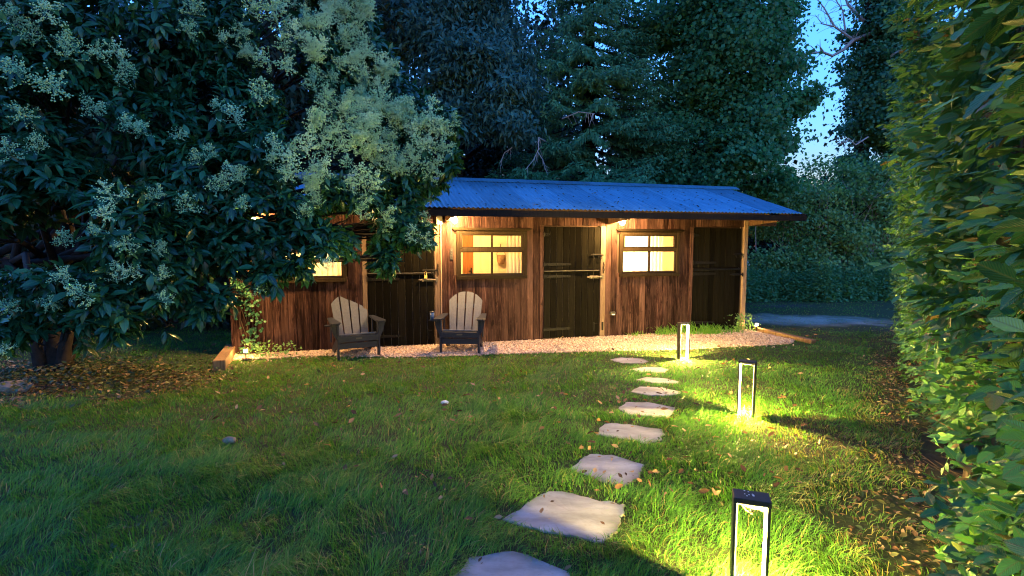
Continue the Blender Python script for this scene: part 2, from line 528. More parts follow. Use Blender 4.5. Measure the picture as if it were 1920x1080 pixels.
M_litter = foliage('dead_leaves', [(0, (0.035, 0.02, 0.012)), (0.4, (0.11, 0.06, 0.028)), (0.75, (0.24, 0.14, 0.06)), (1, (0.38, 0.27, 0.15))], 0.7, 0.15, (1.2, 0.9, 0.5))
M_cover = foliage('ground_ivy', [(0, (0.018, 0.034, 0.01)), (0.5, (0.05, 0.07, 0.02)), (0.8, (0.11, 0.1, 0.035)), (1, (0.2, 0.12, 0.05))], 0.45, 0.2)
M_bark = plain('bark', (0.016, 0.012, 0.009), 0.9, 0, 0.45, 14, 0.2, 0.8)
M_dead = plain('dead_wood', (0.3, 0.27, 0.25), 0.85, 0, 0.3, 20, 0.2, 0.4)
M_stem = plain('twig_bark', (0.09, 0.06, 0.035), 0.85, 0, 0.3, 20, 0.2)
M_web = plain('cobweb', (0.35, 0.33, 0.28), 0.7, 0, 0.05)

# ------------------------------------------------------------------ ground
g = MB()
def ground_sheet():
    xs = np.concatenate([np.linspace(-400, -20, 8), np.linspace(-16, 20, 37), np.linspace(26, 400, 8)])
    ys = np.concatenate([np.linspace(-60, -6, 5), np.linspace(-4, 24, 29), np.linspace(30, 500, 9)])
    X, Y = np.meshgrid(xs, ys)
    V = np.stack([X.ravel(), Y.ravel(), np.zeros(X.size)], 1)
    nx, ny = len(xs), len(ys)
    i = (np.arange(ny - 1)[:, None] * nx + np.arange(nx - 1)[None]).ravel()
    F = np.stack([i, i + 1, i + nx + 1, i + nx], 1)
    return np_mesh('ground', V, F)
tag(link('ground', ground_sheet(), M_ground), 'grassy soil of the garden under the lawn', None, None, 'structure')

# ------------------------------------------------------------------ the stable block
# local frame: x along the front wall from its far-left corner, y back from the wall face, z up
SX, SY, PSI = -4.375, 7.954, 0.2582
COSP, SINP = math.cos(PSI), math.sin(PSI)
def sw(s, y, z=0.0):
    """stable frame to world"""
    return (SX + COSP * s - SINP * y, SY + SINP * s + COSP * y, z)
def to_local(x, y):
    dx, dy = x - SX, y - SY
    return dx * COSP + dy * SINP, -dx * SINP + dy * COSP
stable = thing('stable_block', 'long brown timber stable block with three lit bays under a blue corrugated roof', 'stable', (SX, SY, 0), PSI)
PER, DL, DW, WL, WW = 3.0773, 2.039, 1.111, 0.456, 1.2595
ZD, ZH, ZT, ZS = 2.075, 1.99, 1.655, 1.19
LEN, TOP = 9.42, 2.40

board_cache = {}
def board_mesh(w, h, t=0.022, c=0.004):
    key = (round(w, 3), round(h, 3), t)
    if key not in board_cache:
        m = MB()
        sec = [(0, t), (0, c), (c, 0), (w - c, 0), (w, c), (w, t)]
        v = [(x, y, 0) for x, y in sec] + [(x, y, h) for x, y in sec]
        f = [tuple(range(6)), tuple(reversed(range(6, 12)))] + [(i, 6 + i, 6 + (i + 1) % 6, (i + 1) % 6) for i in range(6)]
        m.add(v, f)
        board_cache[key] = m.mesh('board')
    return board_cache[key]
def board(parent, x, z0, z1, w, m, y=0.0, t=0.022, name='board', jit=0.003):
    me = board_mesh(w, z1 - z0, t)
    o = link(name, me, m, parent)
    o.location = (x, y + random.uniform(-jit, jit), z0)
    return o

def wall_boards(a, b, zlo=0.025, window=None, ztop=TOP):
    n = max(1, round((b - a) / 0.1155))
    w = (b - a) / n
    for i in range(n):
        x = a + i * w + 0.0015
        bw = w - 0.003
        if window and x + bw > window[0] + 0.02 and x < window[1] - 0.02:
            board(stable, x, zlo, ZS + 0.03, bw, M_board)
            board(stable, x, ZH - 0.04, ztop, bw, M_board)
        else:
            board(stable, x, zlo + random.uniform(-0.006, 0.006), ztop, bw, M_board)
for i in range(3):
    d0 = DL + i * PER
    a = 0.0 if i == 0 else DL + (i - 1) * PER + DW + 0.105
    wall_boards(a, d0 - 0.075, window=(WL + i * PER, WL + i * PER + WW))
    wall_boards(d0 - 0.073, d0 + DW + 0.1, zlo=ZD + 0.02)
wall_boards(9.36, LEN, zlo=ZD + 0.02)

# corner post, plinth, lining behind the boards (left open at the windows), gables and back
mb = MB()
mb.box(9.335, 9.425, -0.03, 0.06, 0.0, 2.3, c=0.006)
mb.build('corner_post', M_jamb, stable)
mb = MB(); mb.box(-0.03, 0.0, -0.02, 0.08, 0.0, 2.35, c=0.005); mb.build('corner_post', M_board, stable)
mb = MB()
for i in range(3):
    wl, wr = WL + i * PER + 0.05, WL + i * PER + WW - 0.05
    x0 = -0.0 if i == 0 else DL + (i - 1) * PER + DW
    x1 = DL + i * PER
    mb.box(x0, wl, 0.03, 0.06, 0.02, 2.45); mb.box(wr, x1, 0.03, 0.06, 0.02, 2.45)
    mb.box(wl, wr, 0.03, 0.06, 0.02, ZS + 0.05); mb.box(wl, wr, 0.03, 0.06, ZH - 0.07, 2.45)
    mb.box(x1, x1 + DW, 0.07, 0.1, 0.0, 2.45)
mb.box(DL + 2 * PER + DW, LEN, 0.03, 0.06, 0.02, 2.45)
mb.build('wall_lining', M_lining, stable)
def gable(x):
    n = 24
    for i in range(n):
        y0 = 0.06 + i * (2.9 / n); yc = y0 + 0.06
        zt = 2.42 + (min(yc, 2.86 - yc + 0.06) * 0.33 if True else 0)
        m = MB(); m.box(x, x + 0.022, y0, y0 + 2.9 / n - 0.003, 0.03, zt)
        m.build('board', M_board, stable)
gable(-0.024); gable(LEN + 0.002)
mb = MB(); mb.box(0.02, LEN - 0.02, 2.94, 2.98, 0.0, 2.5); mb.build('back_wall', M_lining, stable)

# rooms behind the windows
mb = MB()
mb.box(0.06, LEN - 0.06, 0.1, 2.88, 0.02, 0.05); mb.build('room_floor', M_floor, stable)
mb = MB(); mb.box(0.06, LEN - 0.06, 0.07, 2.88, 2.26, 2.29); mb.build('room_ceiling', M_cream, stable)
for x in (0.03, 3.17, 6.245, 9.33):
    mb = MB(); mb.box(x, x + 0.04, 0.1, 2.9, 0.05, 2.26); mb.build('room_partition', M_cream, stable)
for k in range(3):                       # matchboard panelling along the rear of each room
    x0 = (0.07, 3.21, 6.285)[k]; x1 = (3.17, 6.245, 9.33)[k]
    n = 15; w = (x1 - x0) / n
    for i in range(n):
        if k == 1 and x0 + i * w > 3.95 and x0 + i * w < 4.22: continue
        mb = MB(); mb.box(x0 + i * w + 0.002, x0 + (i + 1) * w - 0.003, 2.3, 2.32, 0.05, 2.26, c=0.004)
        mb.build('wall_panel', M_cream, stable)
mb = MB(); mb.box(0.07, LEN - 0.1, 2.33, 2.36, 0.05, 2.26); mb.build('room_rear', M_cream, stable)
d = MB(); d.box(4.02, 4.25, 2.27, 2.31, 0.05, 2.0, c=0.005); dd = d.build('interior_door', M_orange_door, stable)
k = MB(); k.tube([(4.2, 2.27, 1.17), (4.2, 2.22, 1.17), (4.13, 2.21, 1.17)], 0.012, 6); k.build('handle', M_iron, dd)
k = MB(); k.box(4.185, 4.215, 2.262, 2.27, 1.08, 1.24); k.build('handle_plate', M_iron, dd)

def window(i):
    x0 = WL + i * PER; x1 = x0 + WW
    w = link('window', MB().mesh('window'), M_frame, stable)
    me = MB()
    t = 0.055
    me.box(x0, x0 + t, -0.028, 0.06, ZS, ZH, c=0.005); me.box(x1 - t, x1, -0.028, 0.06, ZS, ZH, c=0.005)
    me.box(x0 + t, x1 - t, -0.026, 0.06, ZH - 0.06, ZH - 0.002, c=0.004)
    w.data = me.mesh('window'); w.data.materials.append(M_frame)
    s = MB(); s.prism([(x0 - 0.005, ZS - 0.045), (x1 + 0.005, ZS - 0.045), (x1 + 0.005, ZS + 0.012), (x0 - 0.005, ZS + 0.012)], -0.05, 0.058); s.build('sill', M_frame, w)
    s = MB(); s.add([(x0 - 0.075, -0.075, ZH + 0.022), (x1 + 0.075, -0.075, ZH + 0.022), (x1 + 0.075, -0.004, ZH + 0.05), (x0 - 0.075, -0.004, ZH + 0.05),
                     (x0 - 0.045, -0.062, ZH + 0.002), (x1 + 0.045, -0.062, ZH + 0.002), (x1 + 0.045, -0.004, ZH + 0.002), (x0 - 0.045, -0.004, ZH + 0.002)],
                    [(0, 1, 2, 3), (7, 6, 5, 4), (0, 4, 5, 1), (1, 5, 6, 2), (2, 6, 7, 3), (3, 7, 4, 0)]); s.build('head_trim', M_frame, w)
    xa, xb, xm = x0 + t, x1 - t, (x0 + x1) / 2
    s = MB(); s.box(xa, xb, -0.016, 0.045, ZT - 0.028, ZT + 0.026, c=0.004); s.build('transom', M_frame, w)
    for za, zb, ins in ((ZS + 0.012, ZT - 0.028, 0.0), (ZT + 0.026, ZH - 0.06, 0.022)):
        s = MB()
        s.box(xm - 0.016, xm + 0.016, -0.012, 0.04, za, zb, c=0.003)
        s.box(xa, xa + 0.022 + ins, -0.012 - ins * .5, 0.04, za, zb, c=0.003); s.box(xb - 0.022 - ins, xb, -0.012 - ins * .5, 0.04, za, zb, c=0.003)
        e = 0.016 if ins == 0 else 0.026
        s.box(xa + 0.022 + ins, xm - 0.016, -0.012, 0.04, za, za + e); s.box(xm + 0.016, xb - 0.022 - ins, -0.012, 0.04, za, za + e)
        s.box(xa + 0.022 + ins, xm - 0.016, -0.012, 0.04, zb - e, zb); s.box(xm + 0.016, xb - 0.022 - ins, -0.012, 0.04, zb - e, zb)
        s.build('sash', M_frame, w)
        for pa, pb in ((xa + 0.022 + ins, xm - 0.016), (xm + 0.016, xb - 0.022 - ins)):
            s = MB(); s.box(pa, pb, 0.012, 0.016, za + e, zb - e); s.build('pane', M_glass, w)
    s = MB(); s.tube([(x1 - 0.02, -0.03, ZS + 0.22), (x1 - 0.02, -0.055, ZS + 0.2), (x1 - 0.02, -0.055, ZS + 0.06)], 0.006, 6); s.build('stay', M_iron, w)
for i in range(3): window(i)

def strap(parent, x, z, L, y=-0.012):
    m = MB()
    m.add([(x, y, z - 0.03), (x + L, y, z - 0.02), (x + L + 0.02, y, z), (x + L, y, z + 0.02), (x, y, z + 0.03)] +
          [(x, y + 0.007, z - 0.03), (x + L, y + 0.007, z - 0.02), (x + L + 0.02, y + 0.007, z), (x + L, y + 0.007, z + 0.02), (x, y + 0.007, z + 0.03)],
          [(0, 1, 2, 3, 4), (9, 8, 7, 6, 5)] + [(i, i + 5, (i + 1) % 5 + 5, (i + 1) % 5) for i in range(5)])
    m.box(x - 0.075, x - 0.018, y - 0.002, y + 0.006, z - 0.08, z + 0.08, c=0.002)
    m.tube([(x - 0.01, y - 0.004, z - 0.045), (x - 0.01, y - 0.004, z + 0.045)], 0.011, 8)
    for q in (0.06, 0.22, 0.4):
        m.lathe([(0.012, 0), (0.009, 0.006), (0.001, 0.008)], 8, Matrix.Translation((x + q * L / 0.45, y, z)) @ Matrix.Rotation(PI / 2, 4, 'X'))
    m.build('strap_hinge', M_iron, parent)

def door(i, m_board):
    x0 = DL + i * PER; x1 = x0 + DW
    dr = link('stable_door', MB().mesh('stable_door'), M_lining, stable)
    led = MB()                            # the ledges behind the boards
    led.box(x0 + 0.01, x1 - 0.01, 0.045, 0.066, 0.15, 0.28); led.box(x0 + 0.01, x1 - 0.01, 0.045, 0.066, 1.0, 1.13)
    led.box(x0 + 0.01, x1 - 0.01, 0.045, 0.066, 1.3, 1.42); led.box(x0 + 0.01, x1 - 0.01, 0.045, 0.066, 1.85, 1.98)
    dr.data = led.mesh('stable_door'); dr.data.materials.append(M_lining)
    n = 9; w = (DW - 0.016) / n
    for k in range(n):
        x = x0 + 0.008 + k * w + 0.0035
        board(dr, x, 0.04, 1.275, w - 0.007, m_board, y=0.004, t=0.028, jit=0.0015)
        board(dr, x, 1.29, ZD - 0.005, w - 0.007, m_board, y=0.004, t=0.028, jit=0.0015)
    m = MB(); m.box(x0 + 0.01, x1 - 0.01, 0.018, 0.022, 0.05, 1.27); m.box(x0 + 0.01, x1 - 0.01, 0.018, 0.022, 1.3, ZD - 0.01); m.build('board_tongue', M_dback, dr)
    for za, zb, nm in ((1.235, 1.27, 'ledge_rail'),):
        m = MB(); m.box(x0 + 0.005, x1 - 0.02, -0.024, 0.0005, za, zb, c=0.004); m.build(nm, m_board, dr)
    m = MB(); m.box(x0 + 0.005, x1 - 0.02, -0.029, -0.026, 1.262, 1.274); m.box(x0 + 0.005, x1 - 0.02, -0.0255, 0.0, 1.2715, 1.2745); m.build('kick_strip', M_steel if i < 2 else M_iron, dr)
    for z in (0.2, 1.17, 1.39): strap(dr, x0 + 0.012, z, 0.5, -0.006)
    strap(dr, x0 + 0.012, 1.93, 0.1, -0.006)
    b = MB()                              # bolt of the lower door
    b.box(x1 - 0.22, x1 - 0.03, -0.008, 0.002, 1.12, 1.17, c=0.002)
    b.tube([(x1 - 0.27, -0.02, 1.145), (x1 + 0.055, -0.02, 1.145)], 0.011, 8)
    b.tube([(x1 - 0.2, -0.02, 1.145), (x1 - 0.2, -0.06, 1.12)], 0.009, 6)
    b.box(x1 + 0.02, x1 + 0.06, -0.03, 0.0, 1.105, 1.185, c=0.003)
    b.build('bolt', M_steel if i < 2 else M_iron, dr)
    b = MB()
    b.box(x1 - 0.16, x1 - 0.02, -0.008, 0.002, 1.53, 1.58, c=0.002) if i else b.box(x1 - 0.2, x1 - 0.02, -0.008, 0.002, 1.29, 1.33, c=0.002)
    zz = 1.555 if i else 1.31
    b.tube([(x1 - 0.2, -0.02, zz), (x1 + 0.05, -0.02, zz)], 0.011, 8)
    b.tube([(x1 - 0.15, -0.02, zz), (x1 - 0.15, -0.05, zz - 0.07)], 0.009, 6)
    b.tube([(x1 - 0.02 + 0.035 * math.cos(a), -0.03, zz - 0.05 + 0.035 * math.sin(a)) for a in np.linspace(0, 2 * PI, 13)], 0.006, 6)
    b.build('latch', M_iron, dr)
    b = MB(); b.box(x1 - 0.13, x1 - 0.1, -0.012, 0.013, 0.12, 0.3, c=0.003); b.tube([(x1 - 0.115, -0.012, 0.26), (x1 - 0.06, -0.035, 0.28)], 0.01, 6); b.build('kick_bolt', M_iron, dr)
    # weathered jambs and the chain hook
    m = MB(); m.box(x0 - 0.072, x0 - 0.003, -0.01, 0.03, 0.02, ZD + 0.012, c=0.004); m.build('jamb', M_jamb if i == 0 else M_board, dr)
    if i < 2:
        m = MB(); m.box(x1 + 0.003, x1 + 0.1, -0.014, 0.03, 0.02, ZD + 0.012, c=0.004); m.build('jamb', M_jamb, dr)
        h = MB()
        for k in range(5):
            h.tube([(x1 + 0.06 + 0.014 * math.cos(a) * (1 if k % 2 else 0.4), -0.02 - 0.01 * (k % 2), 1.4 - k * 0.04 + 0.024 * math.sin(a)) for a in np.linspace(0, 2 * PI, 9)], 0.0045, 5)
        h.build('chain', M_iron, dr)
        h = MB(); h.box(x1 + 0.035, x1 + 0.075, -0.022, -0.01, 0.14, 0.3, c=0.006); h.build('latch_plate', M_iron, dr)
    if i == 0:
        p = MB(); p.box(x1 - 0.175, x1 - 0.125, -0.045, -0.02, 1.17, 1.23, c=0.005)
        p.tube([(x1 - 0.165, -0.032, 1.228), (x1 - 0.165, -0.032, 1.28), (x1 - 0.15, -0.032, 1.296), (x1 - 0.135, -0.032, 1.28), (x1 - 0.135, -0.032, 1.228)], 0.006, 6)
        p.build('padlock', M_brass, dr)
M_door3 = wood('black_door_boards', (0.006, 0.006, 0.006), (0.009, 0.009, 0.009), (0.014, 0.014, 0.014), rough=0.75, knots=False, amount=0.2, spec=0.1)
door(0, M_door); door(1, M_door); door(2, M_door3)

# fittings on the front wall
m = MB(); m.box(3.415, 3.47, -0.022, -0.004, 1.49, 1.675, c=0.004); kp = m.build('key_safe', M_black, stable)
for z in (1.64, 1.595, 1.55):
    m = MB(); m.lathe([(0.013, 0), (0.013, 0.006), (0.009, 0.008)], 10, Matrix.Translation((3.4425, -0.022, z)) @ Matrix.Rotation(PI / 2, 4, 'X')); m.build('button', M_steel, kp)
m = MB(); m.box(3.19, 3.29, -0.07, -0.016, 2.09, 2.225, c=0.008); m.build('junction_box', M_white, stable)
m = MB(); m.tube([(3.262, -0.03, 2.09), (3.262, -0.03, 0.75), (3.262, -0.03, 0.06)], 0.012, 8); m.build('conduit', M_jamb, stable)
m = MB(); m.box(6.425, 6.53, -0.05, -0.004, 0.425, 0.485, c=0.006); v = m.build('outdoor_socket', M_black, stable)
m = MB(); m.box(6.46, 6.515, -0.054, -0.0505, 0.428, 0.445); m.build('socket_flap', M_white, v)

# roof: rafters, fascia, purlins, corrugated sheets, ridge cap
RX0, RX1 = -0.62, 10.12
EY, EZ, RY, RZ = -0.82, 2.325, 1.4, 3.03
SL = (RZ - EZ) / (RY - EY)
roof = MB(); roof.box(RX0 + 0.05, RX1 - 0.04, -0.8, -0.775, 2.19, 2.297, c=0.003)
roof = roof.build('roof', M_fascia, stable)       # the eaves board carries the rest of the roof
for x in (0.29, 3.335, 6.365, 9.44):
    m = MB()
    a = math.atan(SL)
    m.add([(x, -0.772, 2.175), (x + 0.055, -0.772, 2.175), (x, -0.772, 2.25), (x + 0.055, -0.772, 2.25),
           (x, -0.018, 2.12), (x + 0.055, -0.018, 2.12), (x, -0.018, 2.25 + 0.75 * SL), (x + 0.055, -0.018, 2.25 + 0.75 * SL)],
          [(0, 1, 3, 2), (4, 6, 7, 5), (0, 4, 5, 1), (2, 3, 7, 6), (0, 2, 6, 4), (1, 5, 7, 3)])
    m.build('rafter', M_rafter, roof)
for y, z0 in ((-0.02, 2.40), (-0.42, 2.33)):
    for xa, xb in ((RX0 + 0.06, 0.287), (0.348, 3.332), (3.393, 6.362), (6.423, 9.437), (9.498, RX1 - 0.06)):
        m = MB(); m.box(xa, xb, y - 0.03, y + 0.03, z0 - 0.055, z0 + 0.04); m.build('purlin', M_rafter, roof)
m = MB(); m.box(LEN + 0.026, RX1 - 0.05, -0.06, 0.05, 2.12, 2.235, c=0.004); m.build('wall_plate', M_rafter, roof)
for x in (RX0 + 0.02, RX1 - 0.045):
    m = MB(); m.add([(x, EY + 0.05, EZ - 0.13), (x + 0.024, EY + 0.05, EZ - 0.13), (x, EY + 0.05, EZ - 0.012), (x + 0.024, EY + 0.05, EZ - 0.012),
                     (x, RY, RZ - 0.13), (x + 0.024, RY, RZ - 0.13), (x, RY, RZ - 0.02), (x + 0.024, RY, RZ - 0.02)],
                    [(0, 1, 3, 2), (4, 6, 7, 5), (0, 4, 5, 1), (2, 3, 7, 6), (0, 2, 6, 4), (1, 5, 7, 3)]); m.build('barge_board', M_fascia, roof)
def sheet_mesh(back=False):
    waves, seg = 10.5, 8
    n = int(waves * seg) + 1
    xs = np.linspace(0, waves * 0.0755, n)
    zz = 0.0095 * np.cos(xs / 0.0755 * 2 * PI)
    ya, za, yb, zb = (EY, EZ, RY, RZ) if not back else (3.3, 2.43, RY, RZ)
    rows = [(ya, za, 0), (ya + 0.002 * (1 if not back else -1), za, 0), (yb, zb, 0)]
    V, F = [], []
    for th in (0.0, -0.0015):
        for y, z, _ in (rows[0], rows[2]):
            V += [(x, y, z + h + th) for x, h in zip(xs, zz)]
    for i in range(n - 1):
        F.append((i, i + 1, n + i + 1, n + i))
        F.append((2 * n + i + 1, 2 * n + i, 3 * n + i, 3 * n + i + 1))
        F.append((i + 1, i, 2 * n + i, 2 * n + i + 1))
    return np_mesh('roof_sheet', np.array(V), np.array(F), smooth=False)
front_sheet, back_sheet = sheet_mesh(), sheet_mesh(True)
for me in (front_sheet, back_sheet): me.materials.append(M_roof)
nsh = 14
for k in range(nsh):
    for me in (front_sheet, back_sheet):
        o = link('roof_sheet', me, None, roof)
        o.location = (RX0 + k * 0.755 + 0.0, random.uniform(-0.006, 0.006), 0.0018 * (k % 2))
capm = MB()
xs = np.linspace(RX0 - 0.02, RX1 + 0.05, 7)
for a, b in zip(xs[:-1], xs[1:]):
    c = MB()
    a, b = a - 0.02, b + 0.02
    prof = [(RY - 0.17, RZ - 0.17 * SL + 0.012), (RY - 0.03, RZ + 0.032), (RY + 0.03, RZ + 0.032), (RY + 0.17, RZ - 0.17 * SL + 0.012)]
    v = [(a, y, z) for y, z in prof] + [(b, y, z) for y, z in prof] + [(a, y, z + 0.003) for y, z in prof] + [(b, y, z + 0.003) for y, z in prof]
    f = []
    for i in range(3):
        f += [(i, i + 1, 5 + i, 4 + i), (8 + i, 12 + i, 13 + i, 9 + i)]
    f += [(0, 4, 12, 8), (3, 11, 15, 7), (0, 8, 9, 1), (1, 9, 10, 2), (2, 10, 11, 3), (4, 5, 13, 12), (5, 6, 14, 13), (6, 7, 15, 14)]
    c.add(v, f); o = c.build('ridge_cap', M_roof, roof); o.location.z = random.uniform(0, 0.004)
sc = MB()
for y in (-0.7, 0.1, 0.75, 1.28):
    for k in range(36):
        x = RX0 + 0.0755 * 4 * k
        if x > RX1: break
        z = EZ + (y - EY) * SL + 0.011
        sc.lathe([(0.016, 0), (0.013, 0.008), (0.002, 0.011)], 6, Matrix.Translation((x, y, z)))
tag(sc.build('roof_screw', M_iron, roof), kind='stuff')

# lamps under the eaves, by each rafter
def eave_lamp(s, label):
    t = thing('eave_lamp', label, 'lamp', sw(s, -0.36, 2.212), PSI, 'lamps under the eaves')
    h = MB(); h.box(-0.045, 0.04, -0.05, 0.05, 0.0, 0.05, c=0.008); h.build('housing', M_black, t)
    h = MB(); h.lathe([(0.024, -0.022), (0.024, 0.0)], 10); h.build('lamp_holder', M_white, t)
    b = MB(); b.lathe([(0.004, -0.116), (0.032, -0.105), (0.047, -0.07), (0.037, -0.04), (0.018, -0.022)], 12)
    b.build('bulb', M_bulb, t, smooth=True)
eave_lamp(0.415, 'warm eave lamp above the window hidden by the flowering tree')
eave_lamp(3.455, 'blazing eave lamp above the middle window by the white junction box')
eave_lamp(6.48, 'eave lamp above the window between the second and third doors')

# things in the rooms
def curtain(s0, s1, y, z0, z1, label, folds=9, group=None):
    n = folds * 8
    xs = np.linspace(s0, s1, n + 1)
    V, F = [], []
    for j, z in enumerate(np.linspace(z0, z1, 5)):
        for i, x in enumerate(xs):
            V.append((x, y + 0.022 * math.sin(i / 8 * 2 * PI + 0.4 * j) + 0.006 * math.sin(i * 1.7), z))
    for j in range(4):
        for i in range(n):
            a = j * (n + 1) + i
            F.append((a, a + 1, a + n + 2, a + n + 1))
    me = np_mesh('curtain', np.array([(sw(*v[:2])[0], sw(*v[:2])[1], v[2]) for v in V]), np.array(F), smooth=True)
    o = link('curtain', me, M_curtain)
    tag(o, label, 'curtain', group)
curtain(0.5, 1.72, 0.16, 1.12, 1.98, 'pale glowing curtain behind the window half covered by the tree', 14)
curtain(4.47, 4.80, 0.17, 1.1, 2.0, 'narrow pale curtain drawn aside in the middle window', 5)
curtain(3.5, 3.6, 0.17, 1.1, 2.0, 'slim curtain edge beside the pine door in the middle window', 2)
curtain(6.55, 7.62, 0.16, 1.1, 1.98, 'wide cream curtain filling the brightest window near the black door', 13)
def pendant(s, y, z, label, mat=M_room_bulb):
    t = thing('pendant_lamp', label, 'lamp', sw(s, y, 2.26), PSI, 'lamps in the rooms')
    b = MB(); b.tube([(0, 0, 0), (0, 0, z - 2.26 + 0.08)], 0.005, 6); b.build('flex', M_black, t)
    b = MB(); b.lathe([(0.02, z - 2.26 + 0.05), (0.02, z - 2.26 + 0.09)], 8); b.build('lamp_holder', M_white, t)
    b = MB(); b.lathe([(0.005, z - 2.26 - 0.06), (0.045, z - 2.26 - 0.04), (0.06, z - 2.26), (0.04, z - 2.26 + 0.035), (0.02, z - 2.26 + 0.05)], 12)
    b.build('bulb', mat, t, smooth=True)
pendant(1.2, 0.9, 1.72, 'room lamp glowing behind the tree covered window')
pendant(4.0, 1.25, 2.10, 'room lamp out of sight above the middle window')
pendant(7.0, 0.85, 1.55, 'room lamp behind the cream curtain of the brightest window', M_room_bulb_bright)
bk = thing('hanging_basket', 'small wicker basket hanging on the panelled wall inside the middle window', 'basket', sw(4.86, 2.22, 1.42), PSI)
b = MB(); b.lathe([(0.07, -0.1), (0.095, -0.02), (0.1, 0.1), (0.092, 0.1), (0.07, -0.06)], 14); b.build('bowl', M_basket, bk, smooth=True)
b = MB(); b.tube([(0.095 * math.cos(a), 0, 0.1 + 0.13 * math.sin(a)) for a in np.linspace(0, PI, 12)], 0.008, 6); b.build('handle', M_basket, bk)
b = MB(); b.tube([(-0.045, 0.04, 0.27), (0.045, 0.04, 0.27)], 0.008, 6); b.tube([(0, 0.04, 0.22), (0, 0.04, 0.34)], 0.008, 6); b.build('hook', M_iron, bk)
ch = thing('cushion', 'blue grey cushion showing in the lower corner of the middle window', 'cushion', sw(4.73, 0.36, 1.05), PSI)
b = MB(); b.lathe([(0.02, 0.3), (0.08, 0.27), (0.13, 0.18), (0.14, 0.08), (0.1, 0.0)][::-1], 14); b.build('cover', M_cloth_blue, ch, smooth=True)
b = MB(); b.box(-0.14, 0.14, -0.1, 0.3, -1.0, 0.0, c=0.02); b.build('seat_base', M_orange_door, ch)

# ------------------------------------------------------------------ garden lights
def bollard(loc, rz, label, web=False):
    t = thing('bollard_light', label, 'light', loc, rz, 'frame shaped lights along the stepping stones')
    for s in (-1, 1):
        m = MB(); x = 0.08 * s
        m.box(min(x, x - 0.015 * s), max(x, x - 0.015 * s), -0.05, 0.05, -0.02, 0.54, c=0.002)
        leg = m.build('leg', M_bollard, t)
        q = MB(); a = 0.0648 * s
        q.box(min(a, a - 0.004 * s), max(a, a - 0.004 * s), -0.0068, 0.0068, 0.02, 0.528); q.build('led_strip', M_led, leg)
    m = MB(); m.box(-0.082, 0.082, -0.052, 0.052, 0.541, 0.57, c=0.003); cap = m.build('cap', M_bollard, t)
    if web:
        q = MB()
        for k in range(8):
            x, y, r = random.uniform(-0.045, 0.01), random.uniform(-0.03, 0.04), random.uniform(0.003, 0.006)
            q.lathe([(r, 0.5702), (r * 0.8, 0.5715), (r * 0.2, 0.572)], 7, Matrix.Translation((x, y, 0)))
        tag(q.build('dropping', M_dropping, cap), kind='stuff')
        q = MB()
        for k in range(16):
            x = random.uniform(-0.06, 0.05); y = random.uniform(-0.03, 0.03)
            p = Vector((x, y, random.uniform(0.515, 0.541))); e = Vector((min(0.063, x + random.uniform(0.01, 0.07)), y + random.uniform(-0.02, 0.02), random.uniform(0.48, 0.541)))
            mid = (p + e) / 2 - Vector((0, 0, random.uniform(0, 0.015)))
            q.tube([p, mid, e], 0.0007, 3)
        tag(q.build('cobweb', M_web, t), kind='stuff')
bollard((1.15, 2.365, -0.02), math.radians(-19), 'large frame shaped path light with a cobweb and white spots on its cap', True)
bollard((2.40, 5.13, 0.0), math.radians(-33), 'slim path light in the lawn between the nearest and farthest path lights')
bollard((2.63, 7.76, -0.01), math.radians(8), 'path light standing at the gravel edge by the farthest stones')

def spike(loc, label):
    t = thing('spike_light', label, 'light', loc, 0, 'small spike lights by the stable corners')
    m = MB(); m.tube([(0, 0, -0.05), (0, 0, 0.09)], 0.006, 6); m.build('spike', M_black, t)
    m = MB(); m.lathe([(0.02, 0.085), (0.028, 0.095), (0.028, 0.1)], 12); m.build('collar', M_black, t)
    m = MB(); m.lathe([(0.024, 0.1), (0.024, 0.145)], 12); m.build('diffuser', M_spike, t, smooth=True)
    m = MB(); m.lathe([(0.03, 0.145), (0.03, 0.152), (0.008, 0.162)], 12); m.build('cap', M_steel, t)
spike((-4.02, 7.62, 0.03), 'small glowing spike light beside the thick timber edging and ivy')
spike((4.93, 10.22, 0.02), 'small glowing spike light by the pale corner post near the black door')

# ------------------------------------------------------------------ timber edging
def sleeper(p, q, w, h, label, z=0.0):
    p, q = Vector(p), Vector(q)
    L = (q - p).length
    o = MB(); o.box(0, L, -w / 2, w / 2, -0.06, h, c=0.008)
    ob = o.build('timber_edging', M_sleeper)
    ob.location = (p.x, p.y, z)
    ob.rotation_euler = (0, 0, math.atan2(q.y - p.y, q.x - p.x))
    tag(ob, label, 'edging', 'timber edging round the gravel')
sleeper((-4.06, 6.98, 0), (-4.52, 8.15, 0), 0.16, 0.15, 'thick timber edging beside the ivy covered corner of the stable')
sleeper((4.98, 10.3, 0), (5.33, 8.93, 0), 0.12, 0.07, 'long low timber edging running out from the pale corner post')

